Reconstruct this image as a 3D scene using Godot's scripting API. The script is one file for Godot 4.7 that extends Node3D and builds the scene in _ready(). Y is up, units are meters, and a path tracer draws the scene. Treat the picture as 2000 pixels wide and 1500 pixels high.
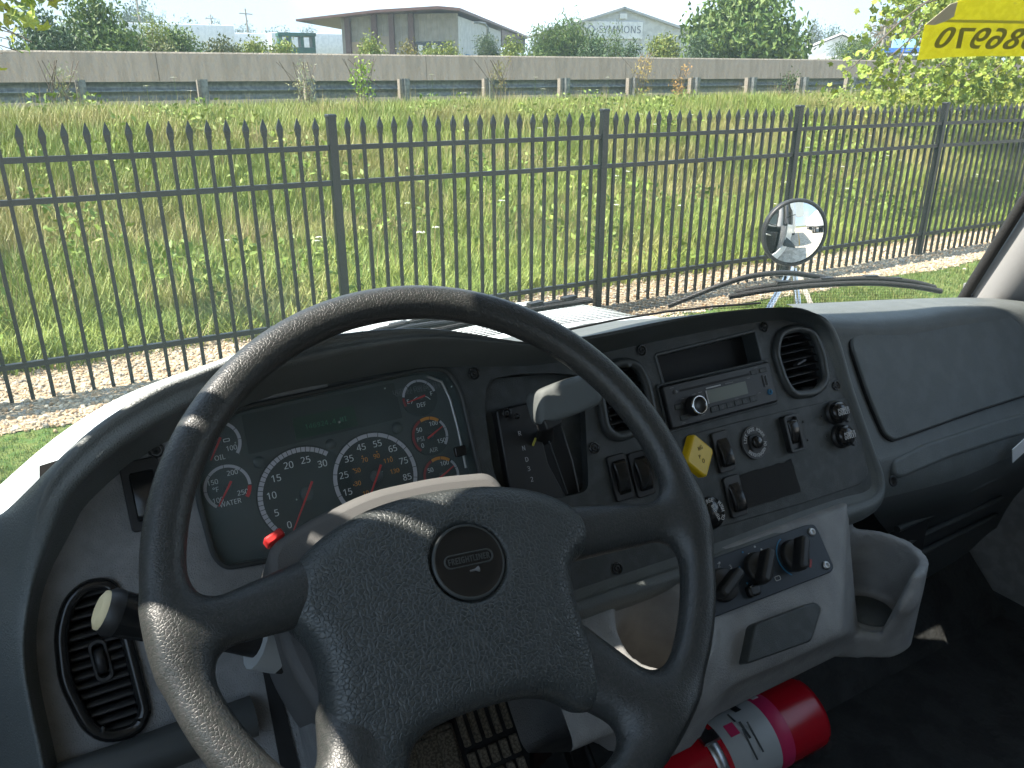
extends Node3D
# A lorry's cab seen from the driver's seat, and through the windscreen a steel fence, a grass bank, a highway barrier and sheds.
# Axes: x to the cab's right, y up, -z straight ahead. The driver's eye is at (0, 2.2, 0).
var M := {}
var used := {}
var rng := RandomNumberGenerator.new()

func _ready():
	rng.seed = 7
	var cam := Camera3D.new()
	cam.name = "camera"
	add_child(cam)
	cam.position = Vector3(0, 2.2, 0)
	cam.rotation = Vector3(deg_to_rad(-21.1), deg_to_rad(-30.0), 0)
	cam.fov = 52.32
	cam.near = 0.02
	cam.far = 2000.0
	cam.current = true
	var sun := DirectionalLight3D.new()
	sun.name = "sun"
	add_child(sun)
	var az := deg_to_rad(SUN_AZ)
	var el := deg_to_rad(SUN_EL)
	var to_sun := Vector3(-sin(az) * cos(el), sin(el), -cos(az) * cos(el))
	sun.look_at_from_position(Vector3.ZERO, -to_sun)
	sun.light_energy = 1.25
	sun.light_color = Color(1.0, 0.965, 0.91)
	sun.light_angular_distance = 0.5
	sun.shadow_enabled = true
	var we := WorldEnvironment.new()
	we.name = "world"
	var env := Environment.new()
	env.background_mode = Environment.BG_SKY
	var sky := Sky.new()
	var sm := ProceduralSkyMaterial.new()
	sm.sky_top_color = Color(0.50, 0.59, 0.69)
	sm.sky_horizon_color = Color(0.545, 0.605, 0.64)
	sm.sky_curve = 0.2
	sm.ground_horizon_color = Color(0.545, 0.605, 0.64)
	sm.ground_bottom_color = Color(0.25, 0.27, 0.25)
	sm.sun_angle_max = 0.0
	sm.sky_cover = cloud_cover()
	sm.sky_cover_modulate = Color(1, 1, 1, 0.3)
	sky.sky_material = sm
	env.sky = sky
	env.background_energy_multiplier = 1.0
	env.tonemap_mode = Environment.TONE_MAPPER_LINEAR
	env.tonemap_exposure = EXPOSURE
	env.sdfgi_enabled = true
	env.ssao_enabled = true
	env.ssil_enabled = true
	env.fog_enabled = true
	env.fog_density = 0.0009
	env.fog_light_color = Color(0.80, 0.88, 0.93)
	we.environment = env
	add_child(we)
	make_materials()
	build_ground()
	build_road()
	build_fence()
	build_far()
	build_trees()
	build_grass()
	build_truck()
	build_dashboard()
	build_centre()
	build_cluster()
	build_console()
	build_wheel()
	build_small()

const SUN_AZ := 74.0
const SUN_EL := 58.0
const EXPOSURE := 4.0

func cloud_cover() -> Texture2D:
	var n := FastNoiseLite.new()
	n.seed = 5
	n.noise_type = FastNoiseLite.TYPE_SIMPLEX_SMOOTH
	n.frequency = 0.006
	n.fractal_octaves = 5
	var src := n.get_seamless_image(1024, 512)
	var im := Image.create(1024, 512, false, Image.FORMAT_RGBA8)
	for y in 512:
		for x in 1024:
			var v := src.get_pixel(x, y).r
			var a := smoothstep(0.48, 0.85, v)
			im.set_pixel(x, y, Color(0.92, 0.94, 0.96, a * 0.8))
	return ImageTexture.create_from_image(im)

# ---------- objects ----------
func numbered(called: String) -> String:
	if not used.has(called):
		used[called] = 0
		return called
	used[called] += 1
	return "%s_%03d" % [called, used[called]]

func tag(o: Node3D, label: String, category: String, group := ""):
	o.set_meta("label", label)
	o.set_meta("category", category)
	if group: o.set_meta("group", group)

func thing(called: String, label: String, category: String, xf := Transform3D(), group := "") -> Node3D:
	var o := Node3D.new()
	o.name = numbered(called)
	add_child(o)
	o.transform = xf
	tag(o, label, category, group)
	return o

func part(parent: Node3D, called: String, mesh: Mesh, m: Material, xf := Transform3D(), label := "") -> MeshInstance3D:
	var o := MeshInstance3D.new()
	o.name = called
	o.mesh = mesh
	o.material_override = m
	o.transform = xf
	parent.add_child(o, true)
	if label: o.set_meta("label", label)
	return o

func solo(called: String, label: String, category: String, mesh: Mesh, m: Material, xf := Transform3D(), group := "") -> MeshInstance3D:
	var o := part(self, numbered(called), mesh, m, xf)
	tag(o, label, category, group)
	return o

func structure(called: String, mesh: Mesh, m: Material, xf := Transform3D()) -> MeshInstance3D:
	var o := part(self, numbered(called), mesh, m, xf)
	o.set_meta("kind", "structure")
	return o

func at(p: Vector3, yaw := 0.0) -> Transform3D:
	return Transform3D(Basis(Vector3.UP, yaw), p)

func flat(p: Vector2, d := 0.0, turn := 0.0) -> Transform3D:   # a place on a panel: its own x, y and height above it
	return Transform3D(Basis(Vector3(0, 0, 1), turn), Vector3(p.x, p.y, d))

# ---------- shapes ----------
func begin() -> SurfaceTool:
	var st := SurfaceTool.new()
	st.begin(Mesh.PRIMITIVE_TRIANGLES)
	return st

func tri(st: SurfaceTool, a: Vector3, b: Vector3, c: Vector3):   # outward by the right-hand rule
	st.add_vertex(a)
	st.add_vertex(c)
	st.add_vertex(b)

func quad(st: SurfaceTool, a: Vector3, b: Vector3, c: Vector3, d: Vector3):
	tri(st, a, b, c)
	tri(st, a, c, d)

func done(st: SurfaceTool) -> ArrayMesh:
	st.generate_normals()
	st.index()
	return st.commit()

func add_box(st: SurfaceTool, c: Vector3, s: Vector3, b := Basis()):
	st.set_smooth_group(-1)
	var h := s * 0.5
	var p: Array[Vector3] = []
	for k in 8:
		p.append(c + b * Vector3(h.x if k & 1 else -h.x, h.y if k & 2 else -h.y, h.z if k & 4 else -h.z))
	quad(st, p[4], p[5], p[7], p[6])
	quad(st, p[1], p[0], p[2], p[3])
	quad(st, p[5], p[1], p[3], p[7])
	quad(st, p[0], p[4], p[6], p[2])
	quad(st, p[6], p[7], p[3], p[2])
	quad(st, p[0], p[1], p[5], p[4])

func box(s: Vector3, c := Vector3.ZERO) -> ArrayMesh:
	var st := begin()
	add_box(st, c, s)
	return done(st)

func rrect(w: float, h: float, r: float, n := 5, c := Vector2.ZERO) -> PackedVector2Array:
	var out := PackedVector2Array()
	r = min(r, min(w, h) * 0.499)
	var k := [Vector2(w / 2 - r, h / 2 - r), Vector2(-w / 2 + r, h / 2 - r), Vector2(-w / 2 + r, -h / 2 + r), Vector2(w / 2 - r, -h / 2 + r)]
	for q in 4:
		for i in n + 1:
			var a := PI / 2 * (q + float(i) / n)
			out.append(c + k[q] + Vector2(cos(a), sin(a)) * r)
	return out

func ring(r: float, n := 32, c := Vector2.ZERO, ry := 0.0) -> PackedVector2Array:
	var out := PackedVector2Array()
	for i in n:
		var a := TAU * i / n
		out.append(c + Vector2(cos(a) * r, sin(a) * (ry if ry > 0 else r)))
	return out

func ccw(p: PackedVector2Array) -> PackedVector2Array:
	if Geometry2D.is_polygon_clockwise(p):
		p.reverse()
	return p

func round_poly(pts: Array, r: float, n := 4) -> PackedVector2Array:   # corners of a polygon rounded
	var out := PackedVector2Array()
	var c := pts.size()
	for i in c:
		var p: Vector2 = pts[i]
		var a: Vector2 = pts[(i + c - 1) % c]
		var b: Vector2 = pts[(i + 1) % c]
		var da := (a - p).normalized()
		var db := (b - p).normalized()
		var l: float = min(r, min(a.distance_to(p), b.distance_to(p)) * 0.49)
		for k in n + 1:
			var t := float(k) / n
			var q0 := p + da * l
			var q1 := p + db * l
			out.append(q0.lerp(p, t).lerp(p.lerp(q1, t), t))
	return ccw(out)

func cr_loop(pts: Array, sub := 6) -> PackedVector2Array:   # smooth closed curve
	var out := PackedVector2Array()
	var c := pts.size()
	for i in c:
		for k in sub:
			var p: Vector2 = pts[i]
			out.append(p.cubic_interpolate(pts[(i + 1) % c], pts[(i + c - 1) % c], pts[(i + 2) % c], float(k) / sub))
	return ccw(out)

func cr_line(pts: Array, sub := 6) -> Array:
	var out := []
	var c := pts.size()
	for i in c - 1:
		var p: Vector3 = pts[i]
		for k in sub:
			out.append(p.cubic_interpolate(pts[i + 1], pts[max(i - 1, 0)], pts[min(i + 2, c - 1)], float(k) / sub))
	out.append(pts[c - 1])
	return out

func inset(p: PackedVector2Array, d: float) -> PackedVector2Array:   # p runs counter-clockwise
	var out := PackedVector2Array()
	var c := p.size()
	for i in c:
		var e0 := (p[i] - p[(i + c - 1) % c]).normalized()
		var e1 := (p[(i + 1) % c] - p[i]).normalized()
		var n0 := Vector2(-e0.y, e0.x)
		var n1 := Vector2(-e1.y, e1.x)
		var m := (n0 + n1).normalized()
		out.append(p[i] + m * d / max(0.4, m.dot(n0)))
	return out

func add_prism(st: SurfaceTool, poly: PackedVector2Array, z0: float, z1: float, bev := 0.0, steps := 2, xf := Transform3D()):
	var rings := [[poly, z0]]
	if bev > 0:
		for k in steps + 1:
			var a := PI / 2 * k / steps
			rings.append([inset(poly, bev * (1 - cos(a))), z1 - bev + bev * sin(a)])
	else:
		rings.append([poly, z1])
	var c := poly.size()
	st.set_smooth_group(1 if bev > 0 else -1)
	for k in rings.size() - 1:
		var a: PackedVector2Array = rings[k][0]
		var b: PackedVector2Array = rings[k + 1][0]
		var za: float = rings[k][1]
		var zb: float = rings[k + 1][1]
		for i in c:
			var j := (i + 1) % c
			quad(st, xf * Vector3(a[i].x, a[i].y, za), xf * Vector3(a[j].x, a[j].y, za), xf * Vector3(b[j].x, b[j].y, zb), xf * Vector3(b[i].x, b[i].y, zb))
	st.set_smooth_group(-1)
	var top: PackedVector2Array = rings[rings.size() - 1][0]
	var idx := Geometry2D.triangulate_polygon(top)
	if idx.is_empty(): idx = fan(top)
	for i in range(0, idx.size(), 3):
		var q0 := top[idx[i]]
		var q1 := top[idx[i + 1]]
		var q2 := top[idx[i + 2]]
		if (q1 - q0).cross(q2 - q0) < 0:
			var q := q1
			q1 = q2
			q2 = q
		tri(st, xf * Vector3(q0.x, q0.y, z1), xf * Vector3(q1.x, q1.y, z1), xf * Vector3(q2.x, q2.y, z1))
	idx = Geometry2D.triangulate_polygon(poly)
	if idx.is_empty(): idx = fan(poly)
	for i in range(0, idx.size(), 3):
		var q0 := poly[idx[i]]
		var q1 := poly[idx[i + 1]]
		var q2 := poly[idx[i + 2]]
		if (q1 - q0).cross(q2 - q0) > 0:
			var q := q1
			q1 = q2
			q2 = q
		tri(st, xf * Vector3(q0.x, q0.y, z0), xf * Vector3(q1.x, q1.y, z0), xf * Vector3(q2.x, q2.y, z0))

func fan(p: PackedVector2Array) -> PackedInt32Array:
	var out := PackedInt32Array()
	for i in range(1, p.size() - 1): out.append_array([0, i, i + 1])
	return out

func prism(poly: PackedVector2Array, z0: float, z1: float, bev := 0.0, steps := 2) -> ArrayMesh:
	var st := begin()
	add_prism(st, poly, z0, z1, bev, steps)
	return done(st)

func add_frame(st: SurfaceTool, outer: PackedVector2Array, inner: PackedVector2Array, z0: float, z1: float, bev := 0.001):   # a flat ring between two loops of the same count
	var c := outer.size()
	var oi := inset(outer, bev)
	var ii := inset(inner, -bev)
	var loops := [[outer, z0], [outer, z1 - bev], [oi, z1], [ii, z1], [inner, z1 - bev], [inner, z0]]
	st.set_smooth_group(-1)
	for k in loops.size() - 1:
		var a: PackedVector2Array = loops[k][0]
		var b: PackedVector2Array = loops[k + 1][0]
		var za: float = loops[k][1]
		var zb: float = loops[k + 1][1]
		for i in c:
			var j := (i + 1) % c
			quad(st, Vector3(a[i].x, a[i].y, za), Vector3(a[j].x, a[j].y, za), Vector3(b[j].x, b[j].y, zb), Vector3(b[i].x, b[i].y, zb))

func frame(outer: PackedVector2Array, inner: PackedVector2Array, z0: float, z1: float, bev := 0.001) -> ArrayMesh:
	var st := begin()
	add_frame(st, outer, inner, z0, z1, bev)
	return done(st)

func arc_band(r0: float, r1: float, a0: float, a1: float, z0: float, z1: float) -> ArrayMesh:   # degrees, a0 < a1
	var st := begin()
	var n := int(max(3, (a1 - a0) / 4))
	for i in n:
		var t0 := deg_to_rad(a0 + (a1 - a0) * i / n)
		var t1 := deg_to_rad(a0 + (a1 - a0) * (i + 1) / n)
		var p := [Vector2(cos(t0), sin(t0)), Vector2(cos(t1), sin(t1))]
		var q := []
		for d in p:
			for r in [r0, r1]:
				q.append(Vector3(d.x * r, d.y * r, z0))
				q.append(Vector3(d.x * r, d.y * r, z1))
		st.set_smooth_group(-1)
		quad(st, q[1], q[3], q[7], q[5])
		quad(st, q[3], q[2], q[6], q[7])
		quad(st, q[0], q[1], q[5], q[4])
		if i == 0: quad(st, q[0], q[2], q[3], q[1])
		if i == n - 1: quad(st, q[4], q[5], q[7], q[6])
	return done(st)

func add_tube(st: SurfaceTool, pts: Array, rad, sides := 10, closed := false, caps := true, squash := 1.0, fixed := Vector3.ZERO):
	var c := pts.size()
	var t := []
	for i in c:
		var a: Vector3 = pts[(i + c - 1) % c] if closed else pts[max(i - 1, 0)]
		var b: Vector3 = pts[(i + 1) % c] if closed else pts[min(i + 1, c - 1)]
		t.append((b - a).normalized())
	var n: Vector3 = fixed
	if n == Vector3.ZERO:
		n = Vector3.UP if abs(t[0].y) < 0.9 else Vector3.RIGHT
	var rows := []
	for i in c:
		if fixed != Vector3.ZERO: n = fixed
		n = (n - t[i] * n.dot(t[i])).normalized()
		var bn: Vector3 = t[i].cross(n)
		var r: float = rad[i] if rad is Array else rad
		var row := []
		for k in sides:
			var a := TAU * k / sides
			row.append(pts[i] + n * cos(a) * r * squash + bn * sin(a) * r)
		rows.append(row)
	st.set_smooth_group(2)
	for i in (c if closed else c - 1):
		var j := (i + 1) % c
		for k in sides:
			var l := (k + 1) % sides
			quad(st, rows[i][k], rows[i][l], rows[j][l], rows[j][k])
	if caps and not closed:
		st.set_smooth_group(-1)
		for k in sides - 2:
			tri(st, rows[0][0], rows[0][k + 2], rows[0][k + 1])
			tri(st, rows[c - 1][0], rows[c - 1][k + 1], rows[c - 1][k + 2])

func tube(pts: Array, rad, sides := 10, closed := false, squash := 1.0, fixed := Vector3.ZERO) -> ArrayMesh:
	var st := begin()
	add_tube(st, pts, rad, sides, closed, true, squash, fixed)
	return done(st)

func add_lathe(st: SurfaceTool, prof: Array, n := 24, xf := Transform3D(), smooth := true):   # (radius, height) pairs about z
	st.set_smooth_group(3 if smooth else -1)
	for i in prof.size() - 1:
		for k in n:
			var a := TAU * k / n
			var b := TAU * (k + 1) / n
			var d0 := Vector3(cos(a), sin(a), 0)
			var d1 := Vector3(cos(b), sin(b), 0)
			var p: Vector2 = prof[i]
			var q: Vector2 = prof[i + 1]
			var z := Vector3(0, 0, 1)
			if p.x > 1e-6:
				tri(st, xf * (d0 * p.x + z * p.y), xf * (d1 * p.x + z * p.y), xf * (d1 * q.x + z * q.y))
			if q.x > 1e-6:
				tri(st, xf * (d0 * p.x + z * p.y), xf * (d1 * q.x + z * q.y), xf * (d0 * q.x + z * q.y))

func lathe(prof: Array, n := 24, smooth := true) -> ArrayMesh:
	var st := begin()
	add_lathe(st, prof, n, Transform3D(), smooth)
	return done(st)

func loft(rows: Array, su := 5, sv := 5, flip := false) -> ArrayMesh:   # smooth sheet through a grid of points
	var g := []
	for r in rows: g.append(cr_line(r, sv))
	var cols: int = g[0].size()
	var grid := []
	var tmp := []
	for j in cols:
		var line := []
		for r in g: line.append(r[j])
		tmp.append(cr_line(line, su))
	for i in tmp[0].size():
		var row := []
		for j in cols: row.append(tmp[j][i])
		grid.append(row)
	var st := begin()
	st.set_smooth_group(4)
	for i in grid.size() - 1:
		for j in cols - 1:
			if flip: quad(st, grid[i][j], grid[i][j + 1], grid[i + 1][j + 1], grid[i + 1][j])
			else: quad(st, grid[i][j], grid[i + 1][j], grid[i + 1][j + 1], grid[i][j + 1])
	return done(st)

func nets(f: Callable, lo: Vector3, hi: Vector3, cell: float) -> ArrayMesh:   # surface of a distance field
	var nx := int(ceil((hi.x - lo.x) / cell)) + 1
	var ny := int(ceil((hi.y - lo.y) / cell)) + 1
	var nz := int(ceil((hi.z - lo.z) / cell)) + 1
	var v := PackedFloat32Array()
	v.resize(nx * ny * nz)
	var i := 0
	for z in nz:
		for y in ny:
			var x := 0
			while x < nx:
				var d: float = f.call(lo + Vector3(x, y, z) * cell)
				v[i] = d
				i += 1
				x += 1
				var skip := int((abs(d) - cell * 2.2) / cell)   # far from the surface: the next cells keep the sign
				while skip > 0 and x < nx:
					v[i] = d
					i += 1
					x += 1
					skip -= 1
	var id := {}
	var verts := PackedVector3Array()
	var off := [0, 1, nx, nx + 1, nx * ny, nx * ny + 1, nx * ny + nx, nx * ny + nx + 1]
	var edges := [[0, 1], [2, 3], [4, 5], [6, 7], [0, 2], [1, 3], [4, 6], [5, 7], [0, 4], [1, 5], [2, 6], [3, 7]]
	for z in nz - 1:
		for y in ny - 1:
			var b := (z * ny + y) * nx
			for x in nx - 1:
				var c := b + x
				var s := 0
				for k in 8:
					if v[c + off[k]] < 0: s += 1
				if s == 0 or s == 8: continue
				var sum := Vector3.ZERO
				var cnt := 0
				for e in edges:
					var a: float = v[c + off[e[0]]]
					var d: float = v[c + off[e[1]]]
					if (a < 0) != (d < 0):
						var t := a / (a - d)
						var p0 := Vector3(e[0] & 1, (e[0] >> 1) & 1, e[0] >> 2)
						var p1 := Vector3(e[1] & 1, (e[1] >> 1) & 1, e[1] >> 2)
						sum += p0.lerp(p1, t)
						cnt += 1
				id[c] = verts.size()
				verts.append(lo + (Vector3(x, y, z) + sum / cnt) * cell)
	var idx := PackedInt32Array()
	var step := [1, nx, nx * ny]
	for c in id:
		for ax in 3:
			var o: int = c
			var e: int = o + step[ax]
			if e >= v.size(): continue
			if (v[o] < 0) == (v[e] < 0): continue
			var s1: int = step[(ax + 1) % 3]
			var s2: int = step[(ax + 2) % 3]
			if not (id.has(o - s1) and id.has(o - s2) and id.has(o - s1 - s2)): continue
			var q := [id[o - s1 - s2], id[o - s2], id[o], id[o - s1]]
			if v[o] < 0: idx.append_array([q[0], q[2], q[1], q[0], q[3], q[2]])
			else: idx.append_array([q[0], q[1], q[2], q[0], q[2], q[3]])
	var nor := PackedVector3Array()
	nor.resize(verts.size())
	for k in range(0, idx.size(), 3):
		var n := (verts[idx[k + 2]] - verts[idx[k]]).cross(verts[idx[k + 1]] - verts[idx[k]])
		for j in 3: nor[idx[k + j]] += n
	for k in nor.size(): nor[k] = nor[k].normalized()
	var arr := []
	arr.resize(Mesh.ARRAY_MAX)
	arr[Mesh.ARRAY_VERTEX] = verts
	arr[Mesh.ARRAY_NORMAL] = nor
	arr[Mesh.ARRAY_INDEX] = idx
	var mesh := ArrayMesh.new()
	mesh.add_surface_from_arrays(Mesh.PRIMITIVE_TRIANGLES, arr)
	return mesh

func smin(a: float, b: float, k: float) -> float:
	var h: float = max(k - abs(a - b), 0.0) / k
	return min(a, b) - h * h * k * 0.25

func smax(a: float, b: float, k: float) -> float:
	return -smin(-a, -b, k)

func rbox_d(p: Vector3, c: Vector3, h: Vector3, r: float) -> float:
	var q := (p - c).abs() - h + Vector3(r, r, r)
	return q.max(Vector3.ZERO).length() + min(max(q.x, max(q.y, q.z)), 0.0) - r

func capsule_d(p: Vector3, a: Vector3, b: Vector3, ra: float, rb: float) -> float:
	var ab := b - a
	var t: float = clamp((p - a).dot(ab) / ab.length_squared(), 0.0, 1.0)
	return (p - a - ab * t).length() - lerp(ra, rb, t)

func poly_d(p: Vector2, poly: PackedVector2Array) -> float:
	var d := 1e9
	var c := poly.size()
	for i in c:
		d = min(d, p.distance_squared_to(Geometry2D.get_closest_point_to_segment(p, poly[i], poly[(i + 1) % c])))
	return -sqrt(d) if Geometry2D.is_point_in_polygon(p, poly) else sqrt(d)

var fonts := {}
func text(s: String, size: float, bold := false, depth := 0.0006, mono := false) -> TextMesh:
	var key := "m" if mono else ("b" if bold else "r")
	if not fonts.has(key):
		var f := SystemFont.new()
		f.font_names = PackedStringArray(["Droid Sans Mono" if mono else "Droid Sans"])
		f.font_weight = 700 if bold else 400
		fonts[key] = f
	var t := TextMesh.new()
	t.font = fonts[key]
	t.text = s
	t.font_size = 64
	t.pixel_size = size / 46.0    # size is the height of a capital
	t.depth = depth
	t.curve_step = 4.0
	return t

# ---------- materials ----------
func noise_image(seed_value: int, freq: float, oct := 4, cellular := false, size := 512) -> Image:
	var n := FastNoiseLite.new()
	n.seed = seed_value
	n.frequency = freq
	n.fractal_octaves = oct
	if cellular:
		n.noise_type = FastNoiseLite.TYPE_CELLULAR
		n.cellular_return_type = FastNoiseLite.RETURN_DISTANCE2_SUB
		n.fractal_type = FastNoiseLite.FRACTAL_NONE if oct < 2 else FastNoiseLite.FRACTAL_FBM
		n.domain_warp_enabled = true
		n.domain_warp_amplitude = 12.0
		n.domain_warp_frequency = 0.03
	else:
		n.noise_type = FastNoiseLite.TYPE_SIMPLEX_SMOOTH
	return n.get_seamless_image(size, size)

var normals := {}
func normal_tex(key: String) -> Texture2D:
	if normals.has(key): return normals[key]
	var im: Image
	match key:
		"leather":
			im = noise_image(3, 0.035, 1, true)
			for y in im.get_height():
				for x in im.get_width():
					var v: float = clamp(im.get_pixel(x, y).r * 2.6, 0.0, 1.0)
					v = 1.0 - pow(1.0 - v, 2.0)
					im.set_pixel(x, y, Color(v, v, v))
		"grain": im = noise_image(4, 0.12, 3)
		"grain4": im = noise_image(4, 0.45, 2)
		"soft": im = noise_image(6, 0.02, 4)
		"rough": im = noise_image(8, 0.05, 5)
	im.convert(Image.FORMAT_RGBA8)
	im.bump_map_to_normal_map(6.0)
	normals[key] = ImageTexture.create_from_image(im)
	return normals[key]

func speckle(seed_value: int, freq: float, a: Color, b: Color, lo := 0.3, hi := 0.7, oct := 4, cellular := false) -> Texture2D:   # two base colours mixed by noise; linear values in
	var src := noise_image(seed_value, freq, oct, cellular)
	var im := Image.create(512, 512, false, Image.FORMAT_RGB8)
	for y in 512:
		for x in 512:
			im.set_pixel(x, y, a.lerp(b, smoothstep(lo, hi, src.get_pixel(x, y).r)).linear_to_srgb())
	return ImageTexture.create_from_image(im)

func lin(c: Color) -> Color:
	return c.linear_to_srgb()

func mat(c: Color, rough := 0.6, bump := "", scale := 1.0, strength := 0.5, metal := 0.0) -> StandardMaterial3D:
	var m := StandardMaterial3D.new()
	m.albedo_color = lin(c)
	m.roughness = rough
	m.metallic = metal
	m.uv1_triplanar = true
	m.uv1_scale = Vector3(scale, scale, scale)
	if bump:
		m.normal_enabled = true
		m.normal_texture = normal_tex(bump)
		m.normal_scale = strength
	return m

func tex_mat(t: Texture2D, rough: float, scale: float, bump := "", strength := 0.5, world := false) -> StandardMaterial3D:
	var m := mat(Color(1, 1, 1), rough, bump, scale, strength)
	m.albedo_color = Color(1, 1, 1)
	m.albedo_texture = t
	m.uv1_world_triplanar = world
	return m

func g(v: float, tint := Vector3(1, 1, 1)) -> Color:
	return Color(v * tint.x, v * tint.y, v * tint.z)

func make_materials():
	var cool := Vector3(0.9, 1.0, 0.99)
	var warm := Vector3(1.0, 1.0, 0.99)
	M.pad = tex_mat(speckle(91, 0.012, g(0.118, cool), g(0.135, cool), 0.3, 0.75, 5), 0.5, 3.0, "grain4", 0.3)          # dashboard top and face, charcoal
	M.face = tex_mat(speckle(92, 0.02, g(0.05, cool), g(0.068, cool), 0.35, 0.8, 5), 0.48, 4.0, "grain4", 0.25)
	M.bead = mat(g(0.055, cool), 0.45, "grain", 14.0, 0.15)
	M.grey = tex_mat(speckle(93, 0.015, g(0.21, warm), g(0.26, warm), 0.3, 0.75, 5), 0.55, 3.0, "grain4", 0.3)           # warm grey lower mouldings
	M.console = tex_mat(speckle(94, 0.015, g(0.23, warm), g(0.285, warm), 0.3, 0.75, 5), 0.5, 3.0, "grain4", 0.3)
	M.pillar = mat(g(0.28, warm), 0.75, "grain", 10.0, 0.3)
	M.black = mat(g(0.02), 0.45, "grain", 14.0, 0.15)
	M.gloss = mat(g(0.015), 0.18)
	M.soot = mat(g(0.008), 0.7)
	M.rubber = mat(g(0.018), 0.75, "rough", 8.0, 0.4)
	M.leather = mat(g(0.055, cool), 0.32, "leather", 16.0, 1.0)
	M.rim = tex_mat(speckle(21, 0.02, g(0.032, cool), g(0.042, warm), 0.45, 0.75), 0.38, 22.0, "leather", 0.5)
	M.shroud = mat(g(0.11, warm), 0.6, "grain", 14.0, 0.3)
	M.dial = mat(g(0.026), 0.5)
	M.dial2 = mat(g(0.06), 0.5)
	M.white = mat(g(0.75), 0.6)
	M.scale = mat(Color(0.55, 0.53, 0.58), 0.6)
	M.red = mat(Color(0.62, 0.03, 0.03), 0.5)
	M.orange = mat(Color(0.75, 0.28, 0.02), 0.5)
	M.dark_red = mat(Color(0.3, 0.02, 0.02), 0.5)
	M.lcd = mat(Color(0.008, 0.03, 0.014), 0.3)
	M.lcd_text = mat(Color(0.04, 0.17, 0.09), 0.4)
	M.print = mat(g(0.5), 0.6)
	M.faint = mat(g(0.14), 0.6)
	M.blue = mat(Color(0.02, 0.16, 0.3), 0.5)
	M.yellow = mat(Color(0.75, 0.5, 0.01), 0.4)
	M.chrome = mat(g(0.7), 0.12, "", 1, 0, 1.0)
	M.steel = mat(g(0.45), 0.35, "", 1, 0, 1.0)
	M.cream = mat(Color(0.72, 0.6, 0.36), 0.6, "rough", 20.0, 0.3)
	M.carpet = tex_mat(speckle(31, 0.2, g(0.008), g(0.07), 0.35, 0.8, 2), 0.95, 25.0, "rough", 1.0)
	M.floor = tex_mat(speckle(32, 0.01, g(0.012, cool), g(0.022, cool)), 0.8, 2.0, "rough", 0.4)
	M.gauge_lcd = mat(Color(0.10, 0.11, 0.07), 0.35)
	M.paint = mat(Color(0.62, 0.66, 0.64), 0.25)
	M.red_paint = mat(Color(0.5, 0.008, 0.02), 0.22)
	M.label = mat(Color(0.45, 0.47, 0.47), 0.4)
	M.pink = mat(Color(0.6, 0.03, 0.12), 0.4)
	M.fence = mat(g(0.012, Vector3(0.9, 1.05, 1.0)), 0.4, "grain", 6.0, 0.15)
	M.galv = tex_mat(speckle(41, 0.03, Color(0.12, 0.135, 0.135), Color(0.2, 0.215, 0.21)), 0.45, 0.7, "soft", 0.2)
	M.galv.metallic = 0.25
	M.wood = tex_mat(speckle(42, 0.03, Color(0.2, 0.175, 0.14), Color(0.3, 0.27, 0.22)), 0.85, 2.0, "rough", 0.5)
	M.concrete = tex_mat(speckle(43, 0.012, Color(0.225, 0.2, 0.155), Color(0.27, 0.24, 0.19), 0.2, 0.7, 5), 0.9, 0.35, "rough", 0.6, true)
	M.concrete.uv1_scale = Vector3(0.7, 0.1, 0.7)
	M.road = tex_mat(speckle(44, 0.05, Color(0.4, 0.38, 0.33), Color(0.52, 0.49, 0.43)), 0.9, 0.5, "rough", 0.6, true)
	M.slab = tex_mat(speckle(45, 0.02, Color(0.36, 0.33, 0.27), Color(0.5, 0.46, 0.38)), 0.9, 0.2, "rough", 0.6, true)
	M.soil = tex_mat(speckle(46, 0.02, Color(0.075, 0.1, 0.022), Color(0.17, 0.15, 0.06), 0.3, 0.7, 5), 1.0, 0.35, "rough", 0.8, true)
	M.lawn = tex_mat(speckle(47, 0.03, Color(0.05, 0.1, 0.015), Color(0.1, 0.13, 0.03), 0.3, 0.7, 5), 1.0, 0.5, "rough", 0.8, true)
	M.grit = tex_mat(speckle(48, 0.06, Color(0.18, 0.14, 0.09), Color(0.4, 0.33, 0.23), 0.3, 0.7, 5), 1.0, 0.8, "rough", 1.0, true)
	M.glass_tint = mat(Color(0.02, 0.025, 0.03), 0.05)
	M.bark = tex_mat(speckle(49, 0.05, Color(0.08, 0.06, 0.04), Color(0.16, 0.13, 0.1)), 0.95, 2.0, "rough", 0.8)
	M.pane = mat(Color(1, 1, 1), 0.3, "", 0.7)
	M.pane.albedo_color = Color(1, 1, 1)
	M.pane.albedo_texture = dusty_glass(1024, 260, PANE_ALPHA)
	M.pane.transparency = BaseMaterial3D.TRANSPARENCY_ALPHA
	M.lens = mat(Color(1, 1, 1), 0.12, "", 4.0)
	M.lens.albedo_color = Color(1, 1, 1)
	M.lens.albedo_texture = dusty_glass(256, 30, 0.05)
	M.lens.transparency = BaseMaterial3D.TRANSPARENCY_ALPHA
	M.knob = mat(g(0.13, cool), 0.6, "grain", 30.0, 0.9)
	M.tread = tex_mat(speckle(33, 0.05, Color(0.14, 0.12, 0.09), Color(0.3, 0.26, 0.2)), 0.9, 8.0, "rough", 0.5)
	M.mirror = mat(g(0.85), 0.02, "", 1, 0, 1.0)

const PANE_ALPHA := 0.1

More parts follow.
